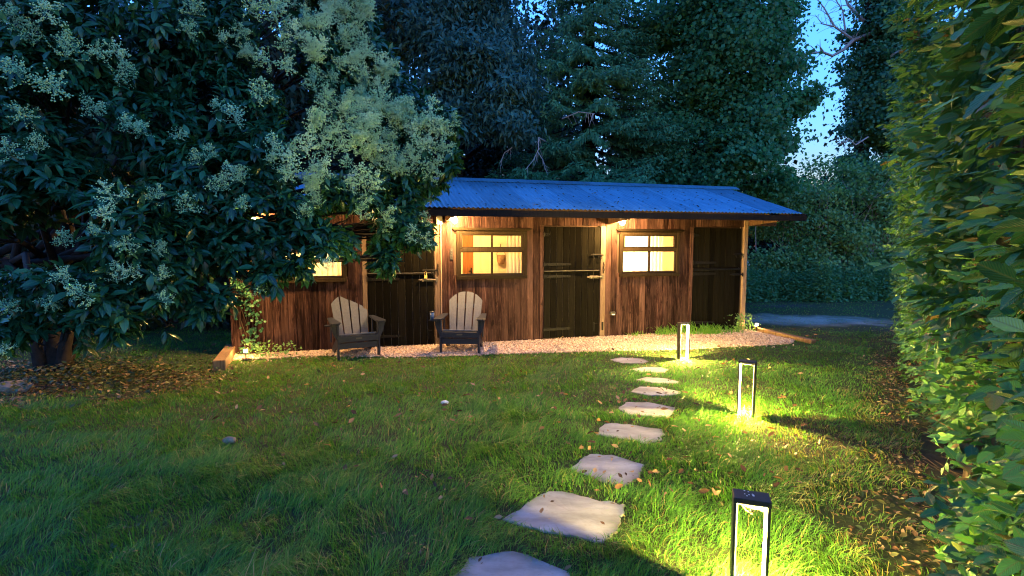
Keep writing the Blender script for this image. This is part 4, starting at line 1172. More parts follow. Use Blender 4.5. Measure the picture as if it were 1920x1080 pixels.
PANS = [(-4.41, 4.71, 3.71, 0.28), (-4.13, 4.74, 3.8, 0.33), (-4.28, 4.74, 3.59, 0.24), (-4.0, 4.76, 3.48, 0.34), (-4.17, 4.46, 3.18, 0.32), (-3.96, 4.55, 3.1, 0.37), (-3.92, 5.0, 3.57, 0.25), (-3.82, 5.1, 3.61, 0.31), (-3.77, 5.08, 3.38, 0.31), (-4.15, 4.46, 2.85, 0.27), (-3.78, 4.72, 2.98, 0.29), (-3.47, 4.77, 2.83, 0.24), (-3.4, 4.8, 2.79, 0.24), (-4.2, 4.37, 2.52, 0.27), (-4.08, 4.49, 2.59, 0.23), (-3.19, 5.0, 2.78, 0.2), (-2.87, 4.75, 2.52, 0.19), (-3.29, 4.26, 2.14, 0.29), (-3.13, 4.53, 2.16, 0.23), (-2.93, 4.69, 2.1, 0.29), (-2.71, 4.79, 2.28, 0.27), (-2.62, 4.9, 2.39, 0.25), (-2.24, 5.2, 2.56, 0.37), (-2.12, 5.31, 2.42, 0.33), (-2.82, 4.84, 2.58, 0.2), (-3.23, 5.39, 4.1, 0.32), (-3.26, 5.34, 3.9, 0.27), (-2.94, 5.27, 3.13, 0.21), (-2.82, 5.33, 3.04, 0.32), (-2.64, 5.49, 3.29, 0.39), (-2.91, 5.69, 4.01, 0.29), (-2.68, 5.78, 3.77, 0.35), (-2.59, 5.88, 4.2, 0.41), (-2.81, 5.73, 4.28, 0.34), (-3.59, 4.14, 1.79, 0.21), (-3.17, 4.23, 1.76, 0.26), (-3.05, 4.4, 1.72, 0.21), (-3.6, 4.11, 1.5, 0.24), (-3.29, 4.25, 1.49, 0.22), (-3.18, 4.29, 1.51, 0.22), (-2.97, 4.33, 1.49, 0.18), (-3.4, 4.07, 1.35, 0.26), (-3.74, 4.12, 1.29, 0.22), (-2.98, 4.37, 1.26, 0.21), (-3.17, 4.74, 0.87, 0.18), (-3.99, 4.04, 1.24, 0.19), (-4.07, 4.06, 0.91, 0.17), (-3.29, 4.17, 1.98, 0.22), (-3.31, 4.14, 1.87, 0.19), (-2.09, 5.35, 2.38, 0.27), (-2.47, 4.76, 2.12, 0.2), (-2.54, 4.88, 2.38, 0.23), (-1.71, 5.49, 2.36, 0.28), (-1.63, 5.59, 2.07, 0.26), (-1.45, 5.85, 2.12, 0.27), (-1.45, 5.99, 1.97, 0.28), (-1.17, 6.05, 1.86, 0.28), (-1.03, 6.1, 1.78, 0.25), (-1.72, 4.8, 1.56, 0.2), (-2.38, 4.81, 1.33, 0.19), (-1.04, 6.15, 2.01, 0.25), (-2.61, 6.72, 4.71, 0.37), (-2.16, 6.68, 4.83, 0.31), (-2.24, 6.64, 4.75, 0.35), (-2.32, 6.01, 4.26, 0.29), (-2.1, 6.09, 4.13, 0.33), (-1.88, 6.82, 4.71, 0.35), (-2.06, 6.67, 4.64, 0.23), (-1.87, 6.83, 4.7, 0.29), (-1.93, 6.76, 4.39, 0.32), (-2.03, 6.81, 4.95, 0.36), (-2.33, 6.65, 4.82, 0.34), (-1.9, 6.83, 4.79, 0.35), (-2.16, 5.95, 3.94, 0.32), (-2.21, 5.91, 3.85, 0.31), (-1.96, 6.25, 3.98, 0.29), (-1.93, 6.34, 3.96, 0.24), (-1.95, 6.74, 4.57, 0.32), (-2.26, 5.89, 3.95, 0.25), (-1.94, 6.76, 4.69, 0.33), (-2.12, 6.06, 4.09, 0.24), (-2.23, 5.9, 3.91, 0.32), (-2.01, 6.12, 3.84, 0.25), (-1.96, 6.78, 4.8, 0.4), (-2.02, 6.32, 4.2, 0.38), (-1.94, 6.49, 4.09, 0.24), (-2.33, 6.64, 4.82, 0.26), (-2.21, 5.91, 3.82, 0.23), (-2.19, 6.05, 4.19, 0.34), (-1.83, 6.64, 4.22, 0.27), (-2.03, 6.14, 4.04, 0.22), (-2.08, 6.67, 4.56, 0.33), (-1.99, 6.33, 4.15, 0.31), (-2.17, 6.64, 4.71, 0.31), (-2.29, 5.95, 4.16, 0.29), (-2.01, 6.7, 4.55, 0.24), (-2.2, 6.64, 4.71, 0.35), (-2.22, 6.34, 4.41, 0.37), (-2.31, 6.62, 4.56, 0.29), (-2.24, 6.66, 4.82, 0.32), (-1.91, 6.81, 4.43, 0.37), (-1.83, 6.58, 4.07, 0.36), (-1.95, 6.57, 4.09, 0.27), (-2.24, 6.62, 4.57, 0.28), (-2.16, 6.64, 4.6, 0.33), (-1.91, 6.55, 3.95, 0.3), (-1.84, 5.74, 3.2, 0.22), (-2.01, 5.72, 3.35, 0.26), (-1.85, 6.6, 3.76, 0.27), (-1.61, 6.67, 3.86, 0.26), (-2.05, 6.12, 3.61, 0.25), (-1.74, 5.78, 3.02, 0.22), (-1.83, 5.77, 3.24, 0.33), (-1.56, 6.71, 3.96, 0.33), (-1.65, 6.64, 4.02, 0.33), (-1.97, 5.61, 3.12, 0.33), (-1.92, 6.46, 4.0, 0.24), (-1.81, 5.72, 3.08, 0.24), (-1.84, 6.59, 3.69, 0.28), (-1.81, 6.6, 3.78, 0.3), (-1.72, 6.47, 3.57, 0.36), (-1.91, 6.36, 3.83, 0.3), (-1.61, 6.42, 3.5, 0.39), (-2.18, 5.83, 3.52, 0.32), (-1.8, 6.48, 3.52, 0.34), (-1.61, 6.41, 3.39, 0.32), (-1.75, 5.91, 3.27, 0.26), (-1.81, 6.47, 3.47, 0.36), (-1.93, 6.32, 3.94, 0.31), (-1.63, 6.41, 3.43, 0.33), (-1.99, 6.23, 3.62, 0.33), (-2.03, 5.57, 3.03, 0.32), (-1.59, 6.68, 3.96, 0.26), (-1.61, 6.49, 3.66, 0.27), (-1.85, 5.75, 3.24, 0.23), (-1.79, 5.84, 3.26, 0.31), (-2.08, 5.56, 3.07, 0.26), (-1.84, 5.86, 3.35, 0.25), (-1.65, 6.65, 3.88, 0.33), (-1.99, 5.66, 3.25, 0.33), (-1.65, 6.64, 3.95, 0.34), (-1.64, 6.65, 3.89, 0.3), (-1.67, 6.08, 3.26, 0.29), (-1.71, 6.01, 3.3, 0.27), (-1.84, 6.49, 3.51, 0.35), (-1.92, 6.37, 3.68, 0.3), (-1.62, 6.66, 3.91, 0.26), (-2.08, 5.55, 3.04, 0.34), (-2.07, 6.07, 3.65, 0.25), (-1.58, 6.26, 3.02, 0.35), (-1.7, 5.62, 2.63, 0.27), (-1.4, 6.15, 2.77, 0.36), (-1.6, 6.04, 2.89, 0.3), (-1.75, 5.76, 2.91, 0.34), (-1.38, 6.44, 3.42, 0.34), (-1.69, 5.94, 3.21, 0.23), (-1.41, 6.1, 2.64, 0.3), (-1.65, 5.91, 2.93, 0.34), (-1.5, 6.41, 3.38, 0.26), (-1.43, 6.5, 3.07, 0.34), (-1.46, 6.28, 2.91, 0.34), (-1.66, 6.43, 3.25, 0.26), (-1.32, 6.46, 3.43, 0.34), (-1.4, 6.44, 3.26, 0.24), (-1.65, 5.94, 3.07, 0.28), (-1.58, 5.73, 2.6, 0.22), (-1.35, 6.45, 3.4, 0.38), (-1.69, 5.89, 2.78, 0.21), (-1.63, 5.98, 2.83, 0.31), (-1.46, 6.42, 3.31, 0.29), (-1.6, 6.41, 3.4, 0.36), (-1.65, 5.99, 3.14, 0.25), (-1.57, 6.41, 3.39, 0.27), (-1.69, 5.87, 3.1, 0.32), (-1.56, 6.12, 2.69, 0.33), (-1.7, 5.85, 3.05, 0.23), (-1.72, 5.8, 2.85, 0.32), (-1.69, 5.85, 3.04, 0.33), (-1.34, 6.45, 3.37, 0.24), (-1.52, 6.5, 3.06, 0.3), (-1.54, 6.17, 2.8, 0.23), (-1.29, 6.14, 2.65, 0.29), (-1.63, 6.06, 3.14, 0.31), (-1.74, 5.77, 2.89, 0.34), (-1.62, 6.1, 2.74, 0.25), (-0.75, 6.49, 3.34, 0.27), (-0.87, 6.42, 3.18, 0.25), (-1.32, 6.16, 2.72, 0.22), (-1.34, 6.11, 2.6, 0.34), (-1.14, 6.36, 3.25, 0.37), (-0.81, 6.31, 2.85, 0.31), (-1.01, 6.29, 2.59, 0.31), (-1.37, 6.44, 3.37, 0.33), (-0.85, 6.32, 2.89, 0.35), (-1.2, 6.36, 3.11, 0.27), (-1.13, 6.35, 3.19, 0.36), (-1.32, 6.42, 3.25, 0.35), (-1.11, 6.35, 3.13, 0.38), (-0.74, 6.49, 3.26, 0.26), (-1.03, 6.28, 2.92, 0.28), (-0.96, 6.29, 2.84, 0.36), (-1.22, 6.25, 2.86, 0.23), (-1.39, 6.43, 3.38, 0.25), (-0.83, 6.45, 3.13, 0.31), (-1.07, 6.36, 3.24, 0.23), (-1.25, 6.17, 2.67, 0.27), (-1.1, 6.35, 3.19, 0.35), (-0.89, 6.41, 3.11, 0.31), (-1.1, 6.27, 2.92, 0.32), (-0.97, 6.29, 2.66, 0.38), (-1.41, 6.47, 3.12, 0.24), (-1.12, 6.23, 2.73, 0.33), (-0.99, 6.42, 3.36, 0.36), (-0.95, 6.38, 3.17, 0.35), (-1.41, 6.43, 3.28, 0.36), (-1.4, 6.43, 3.32, 0.31), (-0.87, 6.33, 2.92, 0.23), (-1.19, 6.23, 2.81, 0.28), (-1.29, 6.48, 3.44, 0.27), (-1.89, 5.64, 2.97, 0.28), (-1.88, 5.51, 2.58, 0.24), (-2.09, 5.55, 2.91, 0.27), (-2.25, 5.19, 2.44, 0.3), (-2.02, 5.59, 2.78, 0.31), (-1.87, 5.67, 2.8, 0.28), (-2.34, 5.26, 2.86, 0.28), (-2.37, 5.14, 2.58, 0.2), (-2.03, 5.42, 2.54, 0.32), (-2.19, 5.28, 2.71, 0.24), (-2.02, 5.45, 2.53, 0.21), (-2.26, 5.36, 2.91, 0.22), (-2.0, 5.44, 2.44, 0.33), (-2.37, 5.16, 2.69, 0.3), (-2.13, 5.36, 2.75, 0.3), (-1.94, 5.61, 2.91, 0.27), (-2.08, 5.35, 2.52, 0.26), (-1.96, 5.21, 2.17, 0.24), (-2.08, 5.41, 2.28, 0.23), (-2.04, 5.05, 2.05, 0.21), (-2.1, 5.35, 2.35, 0.19), (-1.67, 5.64, 2.62, 0.21), (-1.53, 5.63, 2.37, 0.34), (-1.58, 5.58, 2.24, 0.21), (-1.77, 5.57, 2.61, 0.2), (-1.62, 5.59, 2.48, 0.31), (-2.84, 5.81, 3.75, 0.3), (-2.38, 5.85, 4.05, 0.33), (-2.51, 5.79, 3.92, 0.28), (-2.91, 5.77, 3.86, 0.23), (-2.91, 5.77, 3.86, 0.25), (-3.01, 5.57, 4.25, 0.31), (-2.47, 5.8, 3.7, 0.31), (-2.74, 5.84, 4.41, 0.33), (-2.89, 5.81, 3.84, 0.22), (-2.66, 5.98, 4.4, 0.35), (-2.63, 5.79, 3.97, 0.3), (-3.04, 5.63, 3.94, 0.21)]
TB = Vector((-6.2, 6.85, 0))
tree = thing('flowering_tree', 'broad evergreen tree with glossy leaves and pale green flower heads over the stable corner', 'tree', TB)
parent_inv[tree.name] = Matrix.Translation(-TB)
loc = Matrix.Translation(-TB)
m = MB()
for k, (dx, dy, h, r) in enumerate(((0.0, 0.0, 1.5, 0.19), (0.2, -0.08, 1.6, 0.12), (-0.18, 0.06, 1.5, 0.14), (0.08, 0.16, 1.7, 0.11), (-0.08, -0.18, 1.3, 0.11))):
    m.tube([(dx * 0.6, dy * 0.6, -0.1), (dx, dy, 0.35), (dx * 1.7 + 0.05 * k, dy * 1.7, 0.9), (dx * 2.4, dy * 2.4, h)], [r * 1.1, r * 0.62, r * 0.5, r * 0.42], 9)
m.build('trunk', M_bark, tree, smooth=True)
m = MB()
for q, (x, y, z, r) in enumerate(LOBES):
    e = Vector((x, y, z)) - TB
    st = Vector((random.uniform(-0.5, 0.6), random.uniform(-0.5, 0.4), random.uniform(1.0, 1.6)))
    mid = st.lerp(e, 0.5) + Vector((random.uniform(-.15, .15), random.uniform(-.15, .15), random.uniform(-0.05, 0.3)))
    m.tube([st, mid, e], [0.055, 0.035, 0.015], 5)
    for k in range(5):
        d = Vector(rand_dirs(1)[0].tolist()) * (r * 0.85)
        m.tube([mid.lerp(e, random.uniform(0.4, 1.0)), e + d * 0.5, e + d], [0.014, 0.009, 0.004], 4)
m.build('branch', M_bark, tree, smooth=True)
# leafy twigs: rosettes of drooping leaves on and inside the lobes
LP, LF, LU, LS, LV = [], [], [], [], []
for q, (x, y, z, r) in enumerate(LOBES):
    left = x < -3.3
    ntw = int((640 if not left else 470) * (r / 0.5) ** 2 * 0.5) + 10
    d = rand_dirs(ntw)
    rad = r * np.where(rng.random(ntw) < 0.72, rng.uniform(0.82, 1.08, ntw), rng.uniform(0.3, 0.85, ntw))
    P = np.array([x, y, z]) + d * rad[:, None]
    keep = vnoise(P[:, 0] * 1.0 + P[:, 1] * 0.4, P[:, 2], 0.34, 91) > (0.42 if left else 0.3)
    d, P = d[keep], P[keep]; ntw = len(P)
    ax = norm(d + np.array([0, 0, 0.15]) + rng.normal(size=(ntw, 3)) * 0.35)
    nl = 7
    for j in range(nl):
        a = 2 * PI * j / nl + rng.uniform(0, 2 * PI, ntw)
        e1 = norm(np.cross(ax, np.array([0.3, 0.2, 1.0]))); e2 = np.cross(ax, e1)
        sp = rng.uniform(0.5, 1.2, ntw)
        f = norm(ax * 0.55 + (e1 * np.cos(a)[:, None] + e2 * np.sin(a)[:, None]) * sp[:, None] + np.array([0, 0, -0.45]))
        LP.append(P - ax * (0.012 * j) + f * 0.01); LF.append(f)
        LU.append(norm(ax + np.array([0, 0, 0.9]) + rng.normal(size=(ntw, 3)) * 0.25))
        LS.append(rng.uniform(0.065, 0.155, ntw)); LV.append(np.clip(rng.normal(0.45, 0.22, ntw), 0, 1))
LP, LF, LU, LS, LV = map(np.concatenate, (LP, LF, LU, LS, LV))
print('tree leaves', len(LP))
T, F, UV = leaf_template(0.4, 3, 0.22, 0.16)
top = front_leaves(LP, LS, 300)
rest = np.ones(len(LP), bool); rest[top] = False
V, FF, uv = inst(T, F, LP[rest] - np.array(TB), LF[rest], LU[rest], LS[rest], UV)
tag(link('leaves', np_mesh('leaves', V, FF, uv, np.repeat(LV[rest], len(T)), smooth=True), M_lig, tree), kind='stuff')
lm = []
for w, dr, fo in ((0.4, 0.2, 0.16), (0.44, 0.28, 0.12), (0.36, 0.14, 0.2)):
    T, F, UV = leaf_template(w, 6, dr, fo)
    me = np_mesh('leaf', T, F, UV, smooth=True); me.materials.append(M_lig_obj); lm.append(me)
leaf_objects('leaf', LP, LF, LU, LS, top, lm, tree)

# flower heads
def panicle_mesh(seed):
    r = np.random.default_rng(seed)
    ends, m = [], MB()
    m.tube([(0, 0, 0), (0.02, 0.5, 0.02), (0, 1.0, 0.0)], [0.012, 0.009, 0.004], 4, cap=False)
    for k in range(9):
        t = 0.06 + 0.1 * k
        L = 0.55 * (1 - t) ** 0.8 + 0.07
        for s in range(3 if k < 7 else 2):
            a = r.uniform(0, 2 * PI)
            d = np.array([math.cos(a), 0.55 + r.uniform(-.1, .2), math.sin(a)]); d /= np.linalg.norm(d)
            b = np.array([0, t, 0]); e = b + d * L * r.uniform(0.75, 1.1)
            m.tube([tuple(b), tuple((b + e) / 2 + r.normal(size=3) * 0.015), tuple(e)], [0.006, 0.005, 0.003], 3, cap=False)
            nb = int(4 + L * 13)
            for j in range(nb):
                u = (j + 1) / nb
                c = b + (e - b) * (0.25 + 0.75 * u) + r.normal(size=3) * 0.035 * (1.2 - 0.5 * u)
                ends.append(c)
    for j in range(10): ends.append(np.array([0, 0.85 + 0.16 * j / 9, 0]) + r.normal(size=3) * 0.02)
    ends = np.array(ends)
    V, F, _ = inst(OCT, OCTF, ends, r.normal(size=(len(ends), 3)), r.normal(size=(len(ends), 3)), r.uniform(0.018, 0.03, len(ends)))
    b0 = len(m.v)
    me = bpy.data.meshes.new('flower_head')
    tri = [tuple(f[:3]) for f in m.f] + [(f[0], f[2], f[3]) for f in m.f if len(f) == 4]
    me = np_mesh('flower_head', np.concatenate([np.array(m.v), V]), np.concatenate([np.array(tri), F + b0]))
    me.materials.append(M_panicle)
    return me
pm = [panicle_mesh(k) for k in range(6)]
for k, (x, y, z, s) in enumerate(PANS):
    if (k > 62 and k % 5 == 0) or z < 0.88: continue
    o = bpy.data.objects.new('flower_head', pm[k % 6])
    C.objects.link(o); o.parent = tree
    # grow outwards from the nearest lobe centre and upwards
    p = np.array([x, y, z])
    c = LOBES[np.argmin(np.linalg.norm(LOBES[:, :3] - p, axis=1) - LOBES[:, 3]), :3]
    d = Vector(norm(p - c + np.array([0.05, -0.15, 0.4]) * 0.5 + rng.normal(size=3) * 0.12))
    s = s * 0.95
    o.matrix_basis = loc @ Matrix.Translation(Vector((x, y, z)) - d * s * 0.35) @ d.to_track_quat('Y', 'Z').to_matrix().to_4x4() @ Matrix.Rotation(random.uniform(0, 2 * PI), 4, 'Y') @ Matrix.Diagonal((s, s, s, 1))

# ------------------------------------------------------------------ hornbeam hedge on the right
HB0 = Vector((HBX, 0, 0))
hedge = thing('hornbeam_hedge', 'tall leafy hornbeam hedge running along the right edge of the lawn', 'hedge', HB0)
parent_inv[hedge.name] = Matrix.Translation(-HB0)
def hedge_leaves():
    """shoots growing out of the clipped face, each with alternate leaves along it"""
    P, Fw, U, S, A = [], [], [], [], []
    nh = np.array([HN[0], HN[1], 0]); hh = np.array([HBH[0], HBH[1], 0])
    for t0, t1, n in ((0.35, 1.6, 1900), (1.6, 3.2, 2000), (3.2, 6.0, 2500), (6.0, 12.5, 2700)):
        t = rng.uniform(t0, t1, n); z = rng.uniform(0.02, 3.95, n)
        b = np.interp(z, [0, 0.3, 0.7, 1.6, 2.2, 3.2, 4], [-0.08, -0.03, 0.04, 0.1, 0.18, 0.25, 0.27]) * np.interp(t, [0, 5, 9], [1, 1, 0.7])
        b = b + 0.26 * (vnoise(t, z, 0.55, 61) - 0.5) + 0.12 * (vnoise(t, z, 0.19, 62) - 0.5)
        dep = rng.exponential(0.13, n) + 0.04
        hole = (vnoise(t, z, 0.36, 63) * 0.6 + vnoise(t, z, 0.14, 64) * 0.4 < 0.46) & (dep < 0.24)
        k = ~hole & (dep < 0.7)
        t, z, off, dep = t[k], z[k], (b - dep)[k], dep[k]
        m_ = len(t)
        base = np.stack([HBX + t * HBH[0] + off * HN[0], t * HBH[1] + off * HN[1], z], 1)
        ax = norm(nh * rng.uniform(0.35, 1.0, m_)[:, None] + hh * rng.normal(0, 0.55, m_)[:, None] + np.array([0, 0, 1]) * rng.normal(0.12, 0.45, m_)[:, None])
        upv = norm(np.array([0, 0, 1.0]) + nh * 0.5 + rng.normal(size=(m_, 3)) * 0.38)
        side = norm(np.cross(ax, upv))
        L = rng.uniform(0.1, 0.2, m_)
        dead = rng.random(m_) < 0.02
        tone = rng.normal(0.45, 0.16, m_)
        big = rng.uniform(0.8, 1.15, m_)
        for j in range(6):
            u = (j + 0.6) / 6
            sg = 1 if j % 2 else -1
            f = norm(side * sg * (1.0 - 0.45 * u) + ax * (0.45 + 0.8 * u) + np.array([0, 0, -0.25]) + rng.normal(size=(m_, 3)) * 0.22)
            P.append(base + ax * (L * u)[:, None]); Fw.append(f)
            U.append(upv + rng.normal(size=(m_, 3)) * 0.3)
            S.append((0.045 + 0.037 * math.sin(PI * (0.15 + 0.8 * u))) * big * rng.uniform(0.7, 1.12, m_))
            A.append(np.where(dead, 1.0, np.clip(tone + 0.3 * (u > 0.8) + rng.normal(0, 0.12, m_), 0, 0.96)))
    # the dense heart of the hedge
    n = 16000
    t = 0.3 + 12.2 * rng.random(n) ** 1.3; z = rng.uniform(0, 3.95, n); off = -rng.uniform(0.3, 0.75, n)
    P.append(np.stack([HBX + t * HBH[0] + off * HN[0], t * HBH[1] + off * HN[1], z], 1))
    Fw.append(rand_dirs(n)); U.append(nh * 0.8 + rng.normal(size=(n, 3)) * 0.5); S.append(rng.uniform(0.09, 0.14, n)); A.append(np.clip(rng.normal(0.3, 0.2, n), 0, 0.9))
    return map(np.concatenate, (P, Fw, U, S, A))
P, Fw, U, S, A = hedge_leaves()
ok = (np.hypot(P[:, 0], P[:, 1]) > 0.8)
P, Fw, U, S, A = P[ok], norm(Fw[ok]), U[ok], S[ok], A[ok]
top = front_leaves(P, S, 300, 40)
rest = np.ones(len(P), bool); rest[top] = False
print('hedge leaves', len(P))
T, F, UV = leaf_template(0.56, 3, 0.1, 0.1, kind='oval')
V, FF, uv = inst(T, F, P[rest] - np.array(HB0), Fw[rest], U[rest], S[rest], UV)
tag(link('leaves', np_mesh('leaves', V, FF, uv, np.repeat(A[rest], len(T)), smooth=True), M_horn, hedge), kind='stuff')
lm = []
for w, dr, fo in ((0.56, 0.12, 0.1), (0.6, 0.2, 0.06), (0.52, 0.05, 0.14), (0.57, -0.06, 0.1)):
    T, F, UV = leaf_template(w, 12, dr, fo, 0.012, kind='oval')
    me = np_mesh('leaf', T, F, UV, smooth=False); me.materials.append(M_horn_obj); lm.append(me)
leaf_objects('leaf', P, Fw, U, S, top, lm, hedge)
m = MB()
for k in range(150):
    t = 0.4 + 12 * (k / 150) + random.uniform(-.05, .05)
    b = np.array([HBX + t * HBH[0], t * HBH[1]]) - HN * random.uniform(0.2, 0.45)
    pts = []
    for z in np.linspace(0, 3.8, 7):
        q = b + HN * (0.02 * z) + rng.normal(size=2) * 0.035
        pts.append((q[0] - HBX, q[1], z))
    m.tube(pts, np.linspace(0.02, 0.005, 7), 5)
    for j in range(14):
        z = random.uniform(0.1, 3.7); i = min(5, int(z / 3.8 * 6)); p = Vector(pts[i])
        e = p + Vector((HN[0] * 0.2 + random.uniform(-.12, .12), HN[1] * 0.2 + random.uniform(-.12, .12), random.uniform(0.0, 0.2)))
        m.tube([p, e], [0.005, 0.002], 3, cap=False)
tag(m.build('stems', M_stem, hedge), kind='stuff')

# ------------------------------------------------------------------ trees behind
def leafy(name, label, base, height, tr, lobes, mat, n_per, size, aspect, group='trees behind the stable', clump=0.24, shape=DIA, shapeF=DIAF, lean=(0, 0), droop=0.2):
    t = thing(name, label, 'tree', base, 0, group)
    B = np.array(base)
    m = MB()
    topz = height
    tp = [Vector((lean[0] * u, lean[1] * u, topz * u)) + Vector((random.uniform(-.1, .1), random.uniform(-.1, .1), 0)) * (u > 0) for u in np.linspace(0, 1, 6)]
    m.tube(tp, [tr * (1 - 0.8 * u) for u in np.linspace(0, 1, 6)], 8)
    m.build('trunk', M_bark, t, smooth=True)
    m = MB()
    P, Fd, U, S = [], [], [], []
    for x, y, z, r in lobes:
        e = Vector((x, y, z)) - Vector(base)
        u = min(0.9, max(0.15, (e.z - 0.35 * math.hypot(e.x, e.y)) / topz))
        st = tp[0].lerp(tp[-1], u)
        mid = st.lerp(e, 0.55) + Vector((random.uniform(-.2, .2), random.uniform(-.2, .2), random.uniform(0, 0.3)))
        m.tube([st, mid, e], [tr * 0.35, tr * 0.22, tr * 0.08], 5)
        nc = max(5, int(11 * r * r) + 5)
        for c in range(nc):
            d = rand_dirs(1)[0]
            cc = np.array([x, y, z]) + d * r * rng.uniform(0.35, 1.0)
            m.tube([mid.lerp(e, random.uniform(0.3, 1)), Vector(cc - B)], [tr * 0.09, 0.008], 4)
            k = int(n_per * rng.uniform(0.6, 1.3))
            q = cc + rng.normal(size=(k, 3)) * clump * r ** 0.5 * np.array([1, 1, 0.55])
            P.append(q - B)
            f = norm(rng.normal(size=(k, 3)) + d * 0.7 + np.array([0, 0, -droop * 2])); Fd.append(f)
            U.append(norm(np.array([0, 0, 0.45]) + d * 1.0 + rng.normal(size=(k, 3)) * 0.55))
            S.append(rng.uniform(0.7, 1.25, k) * size)
    m.build('branch', M_bark, t, smooth=True)
    P, Fd, U, S = map(np.concatenate, (P, Fd, U, S))
    T = shape * np.array([aspect, 1, 1])
    V, F, _ = inst(T, shapeF, P, Fd, U, S)
    var = np.clip(rng.normal(0.45, 0.25, len(P)), 0, 1)
    link('crown', np_mesh('crown', V, F, var=np.repeat(var, len(T)), smooth=False), mat, t)
    print(name, len(P))
    return t
BG = {
'maple': [(6.56, 15.58, 7.95, 1.64), (7.5, 15.5, 7.02, 0.97), (8.44, 15.41, 5.93, 0.41), (6.88, 15.38, 5.54, 1.33), (5.81, 15.98, 6.71, 1.61), (5.31, 15.29, 4.53, 1.17), (6.34, 14.76, 4.13, 0.83), (4.36, 15.75, 3.98, 0.89), (7.42, 15.32, 4.84, 0.7), (8.11, 16.12, 8.4, 0.61), (6.88, 15.73, 9.66, 1.09), (5.65, 16.17, 8.96, 1.45), (7.75, 15.72, 3.73, 0.57), (5.0, 16.39, 5.71, 1.0), (5.78, 15.21, 3.59, 0.62), (4.67, 16.62, 8.36, 1.17)] ,
'ash': [(-3.17, 15.06, 7.74, 0.76), (-1.9, 14.57, 7.83, 1.09), (-1.05, 13.95, 6.49, 0.84), (-1.97, 14.4, 5.87, 0.66), (-0.42, 13.87, 5.58, 0.7), (-0.76, 15.09, 8.05, 1.06), (-0.22, 14.49, 6.96, 0.73), (-3.32, 15.18, 9.1, 0.91), (-1.31, 14.68, 9.14, 1.17), (-1.27, 13.83, 5.02, 0.56), (-4.06, 15.63, 8.57, 0.7), (0.0, 13.92, 4.97, 0.57)] ,
'ivy': [(13.56, 19.74, 9.61, 1.03), (13.02, 19.63, 8.32, 0.71), (13.85, 19.55, 7.44, 1.19), (13.46, 19.42, 5.86, 0.89), (14.45, 19.42, 5.86, 1.19), (13.1, 18.76, 4.02, 1.16), (12.9, 19.33, 4.77, 0.51), (14.45, 19.74, 9.61, 1.58), (14.05, 19.87, 11.18, 1.03), (14.65, 19.59, 7.83, 1.39), (13.26, 19.52, 7.04, 0.75)] ,
'shrub': [(11.25, 18.25, 3.87, 0.9), (9.84, 17.71, 3.45, 0.91), (10.27, 17.13, 2.6, 1.24), (11.69, 17.15, 2.78, 1.33), (11.16, 17.05, 1.63, 1.06), (12.93, 17.1, 2.25, 1.24), (9.8, 16.8, 1.02, 0.79), (12.22, 17.0, 1.01, 0.89), (8.75, 16.8, 1.02, 0.73), (7.88, 16.8, 1.02, 0.61), (9.03, 17.13, 2.6, 0.67), (8.15, 17.16, 2.96, 0.67), (8.75, 17.73, 3.72, 0.73), (12.76, 17.75, 3.9, 1.0), (8.53, 17.72, 2.36, 0.4), (13.46, 17.21, 3.48, 1.06)] ,
'yew1': [(-10.54, 11.39, 5.84, 2.18), (-9.84, 10.66, 3.15, 1.86), (-11.92, 11.24, 4.13, 2.29), (-8.61, 10.22, 1.52, 1.27), (-9.58, 9.95, 0.69, 1.15)] ,
'yew2': [(-7.91, 11.89, 5.79, 2.28), (-7.79, 11.16, 3.22, 1.95), (-7.07, 10.62, 1.51, 1.21), (-7.98, 10.44, 0.64, 0.88), (-6.3, 10.76, 0.83, 0.68)] ,
'yew3': [(-5.73, 12.92, 6.14, 2.21), (-6.0, 12.21, 3.72, 1.88), (-4.69, 12.72, 3.8, 1.43), (-6.35, 11.58, 2.21, 1.2), (-4.33, 13.54, 7.53, 1.22), (-3.79, 13.31, 4.83, 0.95)] ,
}
# five-lobed maple leaf outline as a small fan
ML = np.array([(0, 0, 0), (-.5, .2, .04), (-.22, .42, 0), (-.4, .78, .03), (0, 1, -.05), (.4, .78, .03), (.22, .42, 0), (.5, .2, .04)], float)
MLF = np.array([(0, 2, 1), (0, 4, 2), (2, 4, 3), (0, 6, 4), (6, 5, 4), (0, 7, 6)])
leafy('maple_tree', 'big maple with broad clumped leaves behind the right end of the roof', (6.4, 16.2, 0), 9.0, 0.26, BG['maple'], M_maple, 260, 0.125, 0.9, clump=0.3)
